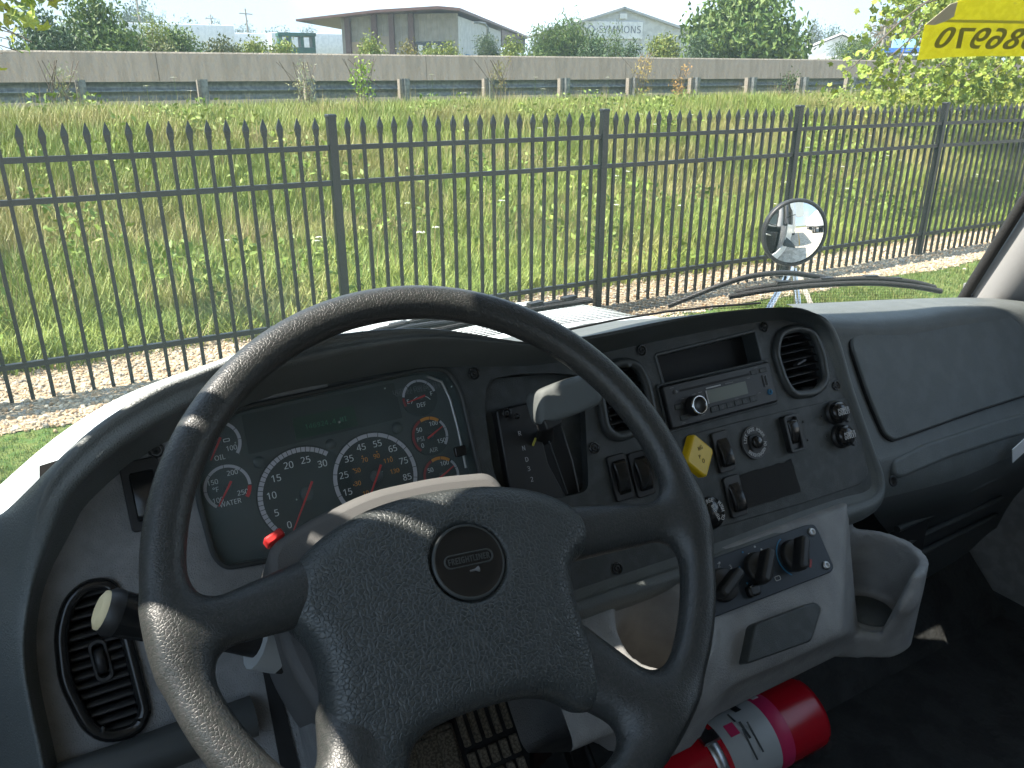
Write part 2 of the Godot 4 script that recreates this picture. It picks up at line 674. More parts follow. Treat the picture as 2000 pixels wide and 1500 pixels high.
func dusty_glass(size: int, specks: int, alpha: float) -> Texture2D:   # road film with fine specks and a few wiped scratches
	var src := noise_image(77, 0.006, 4, false, size)
	var im := Image.create(size, size, false, Image.FORMAT_RGBA8)
	for y in size:
		for x in size:
			im.set_pixel(x, y, Color(0.74, 0.87, 0.87, alpha * (0.75 + 0.5 * src.get_pixel(x, y).r)))
	var r := RandomNumberGenerator.new()
	r.seed = 5
	for k in specks:
		var c := Vector2i(r.randi() % size, r.randi() % size)
		var s := 1 if r.randf() < 0.75 else 2
		for dy in s:
			for dx in s:
				im.set_pixel((c.x + dx) % size, (c.y + dy) % size, Color(0.9, 0.92, 0.88, r.randf_range(0.2, 0.55)))
	return ImageTexture.create_from_image(im)

func leaf_mat(glow := 0.4) -> StandardMaterial3D:
	var m := StandardMaterial3D.new()
	m.albedo_color = Color(1, 1, 1)
	m.vertex_color_use_as_albedo = true
	m.roughness = 0.6
	m.backlight_enabled = true
	m.backlight = Color(glow, glow, glow * 0.4)
	m.cull_mode = BaseMaterial3D.CULL_DISABLED
	return m

# ---------- outdoors ----------
func land(x: float, z: float) -> float:
	var d := -z
	if d < 3.4: return 0.1
	if d < 5.0: return lerp(0.1, 0.2, (d - 3.4) / 1.6)
	if d < 6.7: return 0.2
	var top: float = 1.58 + 0.0054 * x
	if d < 14.9: return 0.2 + (top - 0.2) * smoothstep(0.0, 1.0, lerp((d - 6.7) / 8.2, smoothstep(0, 1, (d - 6.7) / 8.2), 0.4)) + 0.06 * sin(x * 0.9 + d) * smoothstep(6.7, 8, d) * (1 - smoothstep(13.5, 14.9, d))
	if d < 20.0: return top
	return lerp(top, 4.6, clamp((d - 22.0) / 75.0, 0.0, 1.0))

func sheet(x0: float, x1: float, nx: int, zs: Array, lift: float, wave := 0.0) -> ArrayMesh:
	var st := begin()
	st.set_smooth_group(1)
	for j in zs.size() - 1:
		for i in nx:
			var q := []
			for k in [[0, 0], [0, 1], [1, 1], [1, 0]]:
				var x: float = lerp(x0, x1, float(i + k[0]) / nx)
				var z: float = zs[j + k[1]]
				if wave > 0 and (j + k[1] == 0 or j + k[1] == zs.size() - 1):
					z += wave * (sin(x * 2.3) * 0.6 + sin(x * 5.9 + 1.0) * 0.4)
				q.append(Vector3(x, land(x, z) + lift, z))
			quad(st, q[0], q[3], q[2], q[1])
	return done(st)

func steps(a: float, b: float, n: int) -> Array:
	var out := []
	for i in n + 1: out.append(lerp(a, b, float(i) / n))
	return out

func build_ground():
	var zs := [900.0, 60.0, 20.0, 4.0, 0.0, -3.4]
	zs.append_array(steps(-4.0, -15.2, 28))
	zs.append_array([-20.0, -30.0, -50.0, -120.0, -400.0, -1500.0])
	# the base: earth under everything, out to the horizon
	var st := begin()
	st.set_smooth_group(1)
	var xs := [-1500.0, -300.0, -60.0]
	xs.append_array(steps(-40, 80, 60))
	xs.append_array([120.0, 400.0, 1500.0])
	for j in zs.size() - 1:
		for i in xs.size() - 1:
			var q := []
			for k in [[0, 0], [0, 1], [1, 1], [1, 0]]:
				var x: float = xs[i + k[0]]
				var z: float = zs[j + k[1]]
				q.append(Vector3(x, land(clamp(x, -60.0, 120.0), z) - 0.02, z))
			quad(st, q[0], q[3], q[2], q[1])
	structure("ground", done(st), M.soil)
	structure("pavement", sheet(-30, 60, 30, [40.0, 10.0, 0.0, -3.3], 0.012), M.slab)
	structure("lawn", sheet(-20, 40, 60, [-3.3, -3.8, -4.3, -4.9, -5.3], 0.004), M.lawn)
	structure("gravel_bed", sheet(-12, 26, 150, [-5.24, -5.7, -6.2, -6.75], 0.012, 0.05), M.grit)
	var kerb := begin()
	add_box(kerb, Vector3(10, 0.12, -3.36), Vector3(60, 0.2, 0.14))
	structure("kerb", done(kerb), M.slab)
	# yellow line on the yard, and the dark wheel tracks of the yard's joints
	var line := sheet(-0.5, 0.5, 1, [2.0, 14.0, 30.0], 0.017)
	structure("yellow_line", line, mat(Color(0.6, 0.34, 0.03), 0.8), at(Vector3(2.75, 0, 0)) * Transform3D(Basis().scaled(Vector3(0.12, 1, 1)), Vector3.ZERO))

func build_road():
	structure("road", sheet(-60, 110, 40, [-15.9, -17.0, -18.2, -19.4], 0.01), M.road)
	# the concrete barrier: cast lengths with open joints
	var wall := thing("concrete_barrier", "long weathered concrete highway barrier behind the steel guardrail", "barrier", at(Vector3(0, 0, -19.0)))
	var prof := [Vector2(-0.2, 0.0), Vector2(-0.2, 0.2), Vector2(-0.13, 0.45), Vector2(-0.1, 1.33), Vector2(-0.08, 1.36), Vector2(0.08, 1.36), Vector2(0.1, 1.33), Vector2(0.13, 0.45), Vector2(0.2, 0.2), Vector2(0.2, 0.0)]
	var seg := begin()
	var pl := PackedVector2Array()
	for p in prof: pl.append(Vector2(-p.x, p.y))
	pl = ccw(pl)
	add_prism(seg, pl, 0.0, 6.09, 0.0, 2, Transform3D(Basis(Vector3(0, 0, 1), Vector3(0, 1, 0), Vector3(-1, 0, 0)).orthonormalized(), Vector3(6.09, 0, 0)))
	var sm := done(seg)
	for k in range(-3, 16):
		var x := k * 6.1 + 2.4
		part(wall, "wall_length", sm, M.concrete, Transform3D(Basis(Vector3(0, 0, 1), 0.0054), Vector3(x, 1.42 + 0.0054 * x, 0)))
	# guardrail: galvanised W-beam on steel posts with wooden blocks
	var rail := thing("guardrail", "galvanised steel W-beam guardrail on posts along the highway edge", "guardrail", at(Vector3(0, 0, -15.5)))
	var w := [Vector2(0.0, 0.155), Vector2(0.03, 0.15), Vector2(0.075, 0.1), Vector2(0.08, 0.07), Vector2(0.075, 0.045), Vector2(0.01, 0.012), Vector2(0.0, 0.0), Vector2(0.01, -0.012), Vector2(0.075, -0.045), Vector2(0.08, -0.07), Vector2(0.075, -0.1), Vector2(0.03, -0.15), Vector2(0.0, -0.155)]
	for k in range(-5, 12):
		var st := begin()
		st.set_smooth_group(1)
		var x0 := 0.73 + k * 3.81
		var x1 := x0 + 3.83
		for i in w.size() - 1:
			var a: Vector2 = w[i]
			var b: Vector2 = w[i + 1]
			for s in [0.0, 0.004]:
				quad(st, Vector3(x0, a.y, -a.x - s), Vector3(x0, b.y, -b.x - s), Vector3(x1, b.y, -b.x - s), Vector3(x1, a.y, -a.x - s))
		var mid := 2.045 + 0.0054 * (x0 + 1.9)
		part(rail, "rail_length", done(st), M.galv, Transform3D(Basis(Vector3(0, 0, 1), 0.0054), Vector3(0, mid - 0.0054 * (x0 + 1.9), -0.2)))
	var post := begin()
	add_box(post, Vector3(0, 0, 0), Vector3(0.012, 1.1, 0.15))
	add_box(post, Vector3(0, 0, 0.075), Vector3(0.1, 1.1, 0.012))
	add_box(post, Vector3(0, 0, -0.075), Vector3(0.1, 1.1, 0.012))
	var pm := done(post)
	var bm := box(Vector3(0.15, 0.36, 0.12))
	for k in range(-9, 23):
		var x := 0.73 + k * 1.905
		var y := 2.045 + 0.0054 * x
		var p := part(rail, "post", pm, M.galv, at(Vector3(x + 0.03, y - 0.36, 0.08)))
		part(p, "block", bm, M.wood, at(Vector3(-0.02, 0.36, -0.15)))

func build_fence():
	var f := thing("steel_fence", "black ornamental steel picket fence with spear tops before the grass bank", "fence", at(Vector3(0, 0.2, -5.8)))
	var post_step := 2.435
	var x_first := 1.84 - 3 * post_step
	var bays := 10
	var pk := begin()
	add_box(pk, Vector3(0, 0.835, 0), Vector3(0.024, 1.63, 0.024))
	# spear top: a small collar, a swelling and a point
	var spear := [[1.64, 0.013], [1.652, 0.018], [1.665, 0.018], [1.69, 0.022], [1.71, 0.019], [1.765, 0.002]]
	pk.set_smooth_group(-1)
	for i in spear.size() - 1:
		var a: float = spear[i][1]
		var b: float = spear[i + 1][1]
		var ya: float = spear[i][0]
		var yb: float = spear[i + 1][0]
		var c := [Vector2(1, 1), Vector2(1, -1), Vector2(-1, -1), Vector2(-1, 1)]
		for k in 4:
			var m: Vector2 = c[k]
			var n: Vector2 = c[(k + 1) % 4]
			quad(pk, Vector3(m.x * a, ya, m.y * a * 0.6), Vector3(n.x * a, ya, n.y * a * 0.6), Vector3(n.x * b, yb, n.y * b * 0.6), Vector3(m.x * b, yb, m.y * b * 0.6))
	var pick := done(pk)
	var post_mesh := begin()
	add_prism(post_mesh, rrect(0.064, 0.064, 0.006, 3), -0.3, 1.765, 0.0, 2, Transform3D(Basis(Vector3(1, 0, 0), -PI / 2), Vector3.ZERO))
	var pm := done(post_mesh)
	var cap := prism(rrect(0.072, 0.072, 0.008, 3), 0.0, 0.022, 0.008)
	var rail := begin()
	var half := post_step / 2 - 0.033
	add_box(rail, Vector3(0, 0, 0), Vector3(half * 2, 0.036, 0.036))
	var rm := done(rail)
	for b in bays + 1:
		var x := x_first + b * post_step
		var p := part(f, "post", pm, M.fence, at(Vector3(x, 0, 0)))
		part(p, "cap", cap, M.fence, Transform3D(Basis(Vector3(1, 0, 0), -PI / 2), Vector3(0, 1.765, 0)))
		if b == bays: break
		for h in [0.265, 1.305, 1.555]:
			part(f, "rail", rm, M.fence, at(Vector3(x + post_step / 2, h, 0)))
		for k in 19:
			part(f, "picket", pick, M.fence, Transform3D(Basis(Vector3(0, 0, 1), rng.randfn() * 0.0018) * Basis(Vector3(1, 0, 0), rng.randfn() * 0.001), Vector3(x + post_step * (k + 1) / 20.0, 0.0, 0.0)))

func sheet_metal(col: Color, rough := 0.5) -> StandardMaterial3D:
	return tex_mat(speckle(int(col.r * 991) + 60, 0.015, col * 0.9, col * 1.08), rough, 0.15, "soft", 0.1)

func ribs(w: float, h: float, pitch: float, depth: float) -> ArrayMesh:   # ribbed cladding, facing +z
	var st := begin()
	st.set_smooth_group(-1)
	var n := int(w / pitch)
	for i in n:
		var x := -w / 2 + i * w / n
		var s := w / n
		var xs := [0.0, 0.55, 0.68, 0.88, 1.0]
		var zs := [0.0, 0.0, depth, depth, 0.0]
		for k in 4:
			quad(st, Vector3(x + s * xs[k], 0, zs[k]), Vector3(x + s * xs[k + 1], 0, zs[k + 1]), Vector3(x + s * xs[k + 1], h, zs[k + 1]), Vector3(x + s * xs[k], h, zs[k]))
	return done(st)

func trailer(label: String, p: Vector3, yaw: float, length := 15.0, g_name := "white trailers parked beyond the highway") -> Node3D:
	var t := thing("box_trailer", label, "trailer", at(p, yaw), g_name)
	var body := prism(rrect(2.6, 2.75, 0.05, 2, Vector2(0, 2.6)), -length / 2, length / 2, 0.03)
	part(t, "box", body, M.trailer, at(Vector3.ZERO, PI / 2))
	for k in 10:
		part(t, "side_post", box(Vector3(0.05, 2.5, 0.03)), M.trailer, at(Vector3(-length / 2 + 0.9 + k * (length - 1.8) / 9, 2.6, 1.31)))
	part(t, "rail", box(Vector3(length, 0.22, 2.5)), M.soot, at(Vector3(0, 1.1, 0)))
	for x in [length / 2 - 1.4, length / 2 - 2.7, -length / 2 + 3.2]:
		for s in [-1, 1]:
			var wl := part(t, "wheel", lathe([Vector2(0.0, 0.0), Vector2(0.26, 0.02), Vector2(0.5, 0.0), Vector2(0.5, 0.28), Vector2(0.0, 0.28)], 18), M.soot, Transform3D(Basis(Vector3.UP, 0.0 if s > 0 else PI), Vector3(x, 0.5, s * 1.0)))
			part(wl, "hub", lathe([Vector2(0.24, 0.27), Vector2(0.2, 0.3), Vector2(0.0, 0.3)], 14), M.steel)
	part(t, "landing_leg", box(Vector3(0.12, 1.0, 1.8)), M.soot, at(Vector3(-length / 2 + 4.2, 0.6, 0)))
	return t

func utility_pole(label: String, p: Vector3, h: float):
	var t := thing("utility_pole", label, "pole", at(p), "far utility poles")
	part(t, "shaft", tube([Vector3(0, -1, 0), Vector3(0, h, 0)], [0.18, 0.12], 8), M.wood)
	part(t, "crossarm", box(Vector3(2.6, 0.14, 0.14)), M.wood, at(Vector3(0, h - 0.8, 0), 0.4))

func build_far():
	M.trailer = tex_mat(speckle(71, 0.02, Color(0.66, 0.68, 0.7), Color(0.78, 0.79, 0.8)), 0.4, 0.2)
	M.clad = sheet_metal(Color(0.48, 0.49, 0.48))
	M.tan = sheet_metal(Color(0.25, 0.235, 0.205))
	M.brown = sheet_metal(Color(0.09, 0.045, 0.04))
	M.far_white = sheet_metal(Color(0.62, 0.63, 0.63))
	# --- shed with the long canopy
	var a := Vector3(-0.78, 0, -0.625)      # along the front, to the left
	var b := Vector3(0.625, 0, -0.78)       # along the right side, away
	var c := Vector3(29.8, 1.0, -60.0)
	var yaw := atan2(a.z, -a.x)
	var t := thing("canopy_shed", "low tan and grey metal shed with brown canopy roof beyond the barrier", "shed", at(c, yaw))
	# local axes: -x runs left along the front, -z back along the side
	part(t, "front_wall", ribs(9.5, 6.2, 0.5, 0.04), M.tan, at(Vector3(-4.75, 0, 0)))
	part(t, "side_wall", ribs(20.0, 6.0, 0.5, 0.04), M.clad, at(Vector3(0, 0, -10.0), PI / 2))
	part(t, "rear_wall", box(Vector3(9.5, 6.2, 0.15)), M.tan, at(Vector3(-4.75, 3.1, -20.1)))
	part(t, "left_wall", box(Vector3(0.15, 6.2, 13.9)), M.tan, at(Vector3(-9.4, 3.1, -7.0)))
	var roof := begin()
	var sec := [Vector2(-12.6, 5.65), Vector2(-6.0, 6.2), Vector2(-1.2, 6.4), Vector2(0.5, 6.25)]
	var pl := PackedVector2Array()
	for s in sec: pl.append(s)
	for i in 4: pl.append(sec[3 - i] + Vector2(0, 0.2 if i < 3 else 0.15))
	add_prism(roof, ccw(pl), -38.0, 1.6)
	part(t, "roof", done(roof), M.brown)
	for x in [-8.9, -6.7, -5.3, -3.7]:
		part(t, "pilaster", box(Vector3(0.4, 6.2, 0.4)), M.brown, at(Vector3(x, 3.1, 0.22)))
	part(t, "roller_door", box(Vector3(1.9, 4.2, 0.08)), mat(Color(0.36, 0.27, 0.19), 0.7), at(Vector3(-7.8, 2.1, 0.06)))
	part(t, "roller_door", box(Vector3(1.2, 4.6, 0.08)), mat(Color(0.3, 0.25, 0.2), 0.7), at(Vector3(-6.0, 2.3, 0.06)))
	var win := part(t, "window", box(Vector3(2.9, 2.2, 0.1)), M.glass_tint, at(Vector3(-1.95, 3.1, 0.07)))
	for x in [-1.1, 0.0]:
		part(win, "pane", box(Vector3(0.35, 1.5, 0.06)), M.far_white, at(Vector3(x, 0.1, 0.06)))
	part(t, "side_door", box(Vector3(0.1, 2.3, 1.1)), M.glass_tint, at(Vector3(0.06, 2.8, -17.6)))
	part(t, "blue_sign", box(Vector3(0.1, 0.9, 1.6)), M.blue, at(Vector3(0.08, 2.9, -3.2)))
	part(t, "lean_to", box(Vector3(0.2, 1.6, 17.6)), M.brown, at(Vector3(0.0, 5.4, -29.0)))
	for z in [-24.0, -30.0, -36.5]:
		part(t, "lean_to_post", box(Vector3(0.25, 6.0, 0.25)), M.brown, at(Vector3(0, 3.0, z)))
	# lamp post before the shed
	var lp := thing("street_lamp", "tall grey lamp post with bent arm before the canopy shed", "lamp post", at(Vector3(28.0908, 4.3508, -52) * Vector3(1, 0, 1) + Vector3(0, 1, 0)))
	part(lp, "pole", tube([Vector3.ZERO, Vector3(0, 4.7, 0), Vector3(-0.2, 4.95, 0), Vector3(-0.7, 5.0, 0)], 0.09, 8), M.galv)
	part(lp, "lamp_head", box(Vector3(0.5, 0.14, 0.25)), M.galv, at(Vector3(-0.9, 5.0, 0)))
	# --- gabled shed with a signboard
	var gp := Vector3(57.1717, 5.3979, -75) * Vector3(1, 0, 1) + Vector3(0, 1.0, 0)
	var gs := thing("gabled_shed", "grey ribbed metal shed with low gable and white signboard", "shed", at(gp, -0.35))
	var gable := begin()
	add_prism(gable, PackedVector2Array([Vector2(-8.6, 0), Vector2(9.2, 0), Vector2(9.2, 6.1), Vector2(0, 8.7), Vector2(-8.6, 6.2)]), -0.2, 0.0)
	part(gs, "gable_wall", done(gable), M.clad)
	part(gs, "cladding", ribs(17.6, 6.0, 0.45, 0.05), M.clad, at(Vector3(0.3, 0, 0.01)))
	part(gs, "side_wall", ribs(22, 6.0, 0.45, 0.05), M.clad, at(Vector3(9.2, 0, -11.2), PI / 2))
	var rf := begin()
	add_box(rf, Vector3(4.75, 7.35, -11), Vector3(10.1, 0.22, 23), Basis(Vector3(0, 0, 1), -0.277))
	add_box(rf, Vector3(-4.45, 7.38, -11), Vector3(9.7, 0.22, 23), Basis(Vector3(0, 0, 1), 0.282))
	part(gs, "roof", done(rf), sheet_metal(Color(0.3, 0.32, 0.33)))
	var sg := part(gs, "signboard", prism(rrect(6.6, 1.75, 0.1, 3), 0.0, 0.12, 0.03), M.far_white, at(Vector3(-1.0, 6.5, 0.09)))
	part(sg, "lettering", text("SYMMONS", 0.72, false, 0.02), mat(Color(0.1, 0.12, 0.15), 0.6), Transform3D(Basis.from_scale(Vector3(1, 1, 1)), Vector3(0.7, 0.05, 0.135)))
	part(sg, "emblem", frame(rrect(0.8, 0.8, 0.05, 2), rrect(0.5, 0.5, 0.04, 2), 0.0, 0.02, 0.003), mat(Color(0.2, 0.22, 0.25), 0.6), Transform3D(Basis(Vector3(0, 0, 1), PI / 4), Vector3(-2.55, 0.05, 0.12)))
	part(gs, "gable_lamp", box(Vector3(0.8, 0.5, 0.3)), M.far_white, at(Vector3(0, 7.9, 0.15)))
	part(gs, "lean_to", box(Vector3(4.5, 0.3, 12)), M.clad, at(Vector3(11.8, 5.6, -8)))
	part(gs, "lean_to_wall", ribs(4.2, 5.4, 0.45, 0.05), M.clad, at(Vector3(11.5, 0, -2.5)))
	# --- white gabled building and its neighbour with a blue canopy, far right
	var wp := Vector3(76.8368, 5.3491, -62) * Vector3(1, 0, 1) + Vector3(0, 1.0, 0)
	var wb := thing("white_building", "white low gabled building half hidden by shrubs at far right", "building", at(wp, -0.8))
	var wg := begin()
	add_prism(wg, PackedVector2Array([Vector2(-4, 0), Vector2(4, 0), Vector2(4, 4.3), Vector2(0, 5.9), Vector2(-4, 4.3)]), -14.0, 0.0)
	part(wb, "wall", done(wg), M.far_white)
	var wr := begin()
	add_box(wr, Vector3(2.2, 5.25, -7), Vector3(4.9, 0.2, 15), Basis(Vector3(0, 0, 1), -0.38))
	add_box(wr, Vector3(-2.2, 5.25, -7), Vector3(4.9, 0.2, 15), Basis(Vector3(0, 0, 1), 0.38))
	part(wb, "roof", done(wr), M.trailer)
	part(wb, "awning", box(Vector3(9, 0.25, 4.5)), M.far_white, at(Vector3(-5.5, 3.6, 1.5)))
	for x in [-9.5, -6.5, -3.0]:
		part(wb, "awning_post", box(Vector3(0.15, 3.6, 0.15)), M.clad, at(Vector3(x, 1.8, 3.4)))
	part(wb, "opening", box(Vector3(7.0, 2.6, 0.2)), M.glass_tint, at(Vector3(-5.5, 2.0, 0.2)))
	var bp := Vector3(67.0765, 4.5591, -48) * Vector3(1, 0, 1) + Vector3(0, 1.0, 0)
	var bc := thing("blue_canopy", "pale building with bright blue canopy edge left of the yellow sheet", "canopy", at(bp, -0.9))
	part(bc, "canopy_roof", box(Vector3(9, 0.35, 4)), mat(Color(0.03, 0.13, 0.5), 0.5), at(Vector3(0, 3.75, 1.5)))
	part(bc, "wall", ribs(9.5, 3.4, 0.5, 0.04), M.far_white, at(Vector3(1.0, 0, 0)))
	part(bc, "upper_wall", box(Vector3(6, 0.9, 3)), mat(Color(0.3, 0.52, 0.6), 0.5), at(Vector3(2.5, 4.3, 0)))
	part(bc, "mast", box(Vector3(0.3, 3.2, 0.3)), mat(Color(0.2, 0.42, 0.65), 0.5), at(Vector3(-0.2, 5.3, 0)))
	# --- trailers, skip and poles on the left
	trailer("white box trailer nearest the large dark bushes on the left", Vector3(10.9897, 4.9933, -88) * Vector3(1, 0, 1) + Vector3(0, 3.4, 0), -0.12)
	trailer("white box trailer with dark gaps, mid row left of the shed", Vector3(19.5, 5.4941, -100) * Vector3(1, 0, 1) + Vector3(0, 3.4, 0), -0.2)
	trailer("long white box trailer behind the green skip", Vector3(29.114, 6.1914, -118) * Vector3(1, 0, 1) + Vector3(0, 3.4, 0), -0.2, 17.0)
	trailer("white box trailer ending at the canopy shed's left corner", Vector3(30.8592, 5.5698, -96) * Vector3(1, 0, 1) + Vector3(0, 3.4, 0), -0.1, 13.0)
	var sk := thing("green_skip", "dark green steel container with open bays among the shrubs", "container", at(Vector3(20.3605, 4.6798, -72) * Vector3(1, 0, 1) + Vector3(0, 3.2, 0), -0.15))
	M.green_steel = sheet_metal(Color(0.015, 0.1, 0.08))
	part(sk, "base", box(Vector3(2.9, 0.9, 2.0)), M.green_steel, at(Vector3(0, 1.3, 0)))
	part(sk, "lid", box(Vector3(3.1, 0.25, 2.2)), M.green_steel, at(Vector3(0, 2.75, 0)))
	for x in [-1.35, -0.6, 0.4, 1.35]:
		part(sk, "upright", box(Vector3(0.25, 1.0, 1.9)), M.green_steel, at(Vector3(x, 2.2, 0)))
	utility_pole("utility pole rising over the trailers right of the big bushes", Vector3(15.0247, 6.3058, -130) * Vector3(1, 0, 1) + Vector3(0, 4.6, 0), 10.3)
	utility_pole("faint utility pole over the left trailers", Vector3(35.9896, 8.4406, -190) * Vector3(1, 0, 1) + Vector3(0, 4.6, 0), 11.0)
	utility_pole("utility pole standing over the middle trailer", Vector3(34.2032, 7.2258, -150) * Vector3(1, 0, 1) + Vector3(0, 4.6, 0), 9.3)
	utility_pole("short far utility pole just left of the shed canopy", Vector3(51.6478, 8.7083, -190) * Vector3(1, 0, 1) + Vector3(0, 4.6, 0), 8.6)
	utility_pole("pale pole beside the brown tree left of the yellow sheet", Vector3(74.3923, 5.1001, -55) * Vector3(1, 0, 1) + Vector3(0, 1, 0), 6.3)

# ---------- plants ----------
func leaf_mesh(kind: String) -> ArrayMesh:
	var st := begin()
	st.set_smooth_group(-1)
	if kind == "maple":
		var r := [0.2, 0.46, 0.36, 0.6, 0.4, 0.68, 0.4, 0.6, 0.36, 0.46]
		var rim := []
		for i in 10:
			var a := TAU * i / 10.0 - PI / 2
			rim.append(Vector3(cos(a) * r[i], sin(a) * r[i], -0.12 * r[i] * (1 if i % 2 else -1) - 0.1 * r[i]))
		for i in 10: tri(st, Vector3.ZERO, rim[i], rim[(i + 1) % 10])
	else:
		var l := 0.62 if kind == "oval" else 0.8
		var w := 0.3 if kind == "oval" else 0.16
		var p := [Vector3(0, -l, 0), Vector3(w, 0, 0.1), Vector3(0, l, -0.06), Vector3(-w, 0, 0.1)]
		tri(st, p[0], p[1], p[2])
		tri(st, p[0], p[2], p[3])
	return done(st)

var leaves := {}
func crown(parent: Node3D, blobs: Array, count: int, size: float, kind: String, col: Color, spread := 0.35, called := "crown") -> MeshInstance3D:
	# blobs: [centre, radii]; leaves gather in small sprays through each blob's volume
	if not leaves.has(kind): leaves[kind] = leaf_mesh(kind)
	if not M.has("leaf"): M.leaf = leaf_mat(0.5)
	var src: Array = leaves[kind].surface_get_arrays(0)
	var lv: PackedVector3Array = src[Mesh.ARRAY_VERTEX]
	var ln: PackedVector3Array = src[Mesh.ARRAY_NORMAL]
	var li: PackedInt32Array = src[Mesh.ARRAY_INDEX]
	var verts := PackedVector3Array()
	var norms := PackedVector3Array()
	var cols := PackedColorArray()
	var vol := 0.0
	for b in blobs: vol += pow(b[1].x * b[1].y * b[1].z, 0.8)
	var k := 0
	for bi in blobs.size():
		var b: Array = blobs[bi]
		var n := int(count * pow(b[1].x * b[1].y * b[1].z, 0.8) / vol)
		var done_n := 0
		while done_n < n:
			var dir := Vector3(rng.randfn(), rng.randfn(), rng.randfn()).normalized()
			var rad := pow(rng.randf(), 0.4) * (0.78 + 0.3 * rng.randf())
			var c: Vector3 = b[0] + dir * rad * b[1]
			var tone := rng.randf_range(0.75, 1.25)
			var warm := rng.randf_range(-0.12, 0.18)
			for q in 14:
				if done_n >= n: break
				var p := c + Vector3(rng.randfn(), rng.randfn() * 0.8, rng.randfn()) * size * (2.2 * spread + 1.0)
				var basis := Basis(Vector3(rng.randfn(), rng.randfn(), rng.randfn()).normalized(), rng.randf() * TAU) * Basis(Vector3.UP, rng.randf() * TAU)
				var s := size * rng.randf_range(0.7, 1.25)
				var t := tone * rng.randf_range(0.85, 1.15)
				var cc := Color(col.r * t * (1 + warm), col.g * t, col.b * t * (1 - warm))
				for ii in li:
					verts.append(p + basis * lv[ii] * s)
					norms.append(basis * ln[ii])
					cols.append(cc)
				done_n += 1
	var arr := []
	arr.resize(Mesh.ARRAY_MAX)
	arr[Mesh.ARRAY_VERTEX] = verts
	arr[Mesh.ARRAY_NORMAL] = norms
	arr[Mesh.ARRAY_COLOR] = cols
	var mesh := ArrayMesh.new()
	mesh.add_surface_from_arrays(Mesh.PRIMITIVE_TRIANGLES, arr)
	return part(parent, called, mesh, M.leaf)

func limbs(base: Vector3, tips: Array, r: float) -> ArrayMesh:
	var st := begin()
	for tp in tips:
		var e: Vector3 = tp
		var mid := base.lerp(e, 0.5) + Vector3(rng.randfn() * 0.05, 0.12, rng.randfn() * 0.05) * base.distance_to(e)
		add_tube(st, cr_line([base, mid, e], 4), [r, r * 0.9, r * 0.8, r * 0.7, r * 0.6, r * 0.5, r * 0.4, r * 0.3, r * 0.2], 6)
	return done(st)

func tree(called: String, label: String, category: String, p: Vector3, h: float, w: float, count: int, size: float, col: Color, kind := "oval", stem := 0.25, grp := ""):
	var t := thing(called, label, category, at(p, 0.0), grp)
	var trunk_top := h * stem
	var blobs := []
	var tips := []
	var n := 6 if category == "tree" else 5
	for i in n:
		var a := TAU * i / n + rng.randf() * 0.8
		var rr := w * 0.5 * rng.randf_range(0.45, 0.62)
		var y := rng.randf_range(trunk_top + h * 0.14, h * 0.72)
		var c := Vector3(cos(a) * rr, y, sin(a) * rr)
		blobs.append([c, Vector3(w * 0.26, h * 0.2, w * 0.26) * rng.randf_range(0.8, 1.2)])
		tips.append(c)
	blobs.append([Vector3(rng.randfn() * w * 0.05, h * 0.8, 0), Vector3(w * 0.24, h * 0.2, w * 0.24)])
	blobs.append([Vector3(0, h * 0.5, 0), Vector3(w * 0.34, h * 0.34, w * 0.34)])
	tips.append(Vector3(0, h * 0.82, 0))
	var st := begin()
	add_tube(st, [Vector3(0, -0.3, 0), Vector3(0, trunk_top * 0.5, 0.02), Vector3(0, trunk_top, 0)], [w * 0.045, w * 0.035, w * 0.03], 8)
	part(t, "trunk" if category == "tree" else "stem", done(st), M.bark)
	part(t, "limbs", limbs(Vector3(0, trunk_top * 0.95, 0), tips, w * 0.02), M.bark)
	crown(t, blobs, count, size, kind, col)
	return t

func far_tree(label: String, x: float, top: float, depth: float, wpx: float, col: Color, category := "tree", count := 1600, kind := "oval"):
	# a plant whose foot stands on the far ground; x, top and width give its bearing, height and spread
	var dir := Vector3((x - 1000.0) * 0.866 + 1636.0 * 0.5, 0, -(1636.0 * 0.866 - (x - 1000.0) * 0.5))
	var k := depth / dir.z
	var p := dir * k
	p.y = land(p.x, p.z) - 0.05
	var far := Vector2(p.x, p.z).length()
	var h := 2.2 + (152.0 - top) / 1690.0 * far - p.y
	var w := wpx / 1690.0 * far
	tree("leafy_tree" if category == "tree" else "leafy_bush", label, category, p, h, w, int(count * 1.5), clamp(w * 0.055, 0.11, 0.6), col, kind, 0.22 if category == "tree" else 0.06, "trees and bushes beyond the highway")

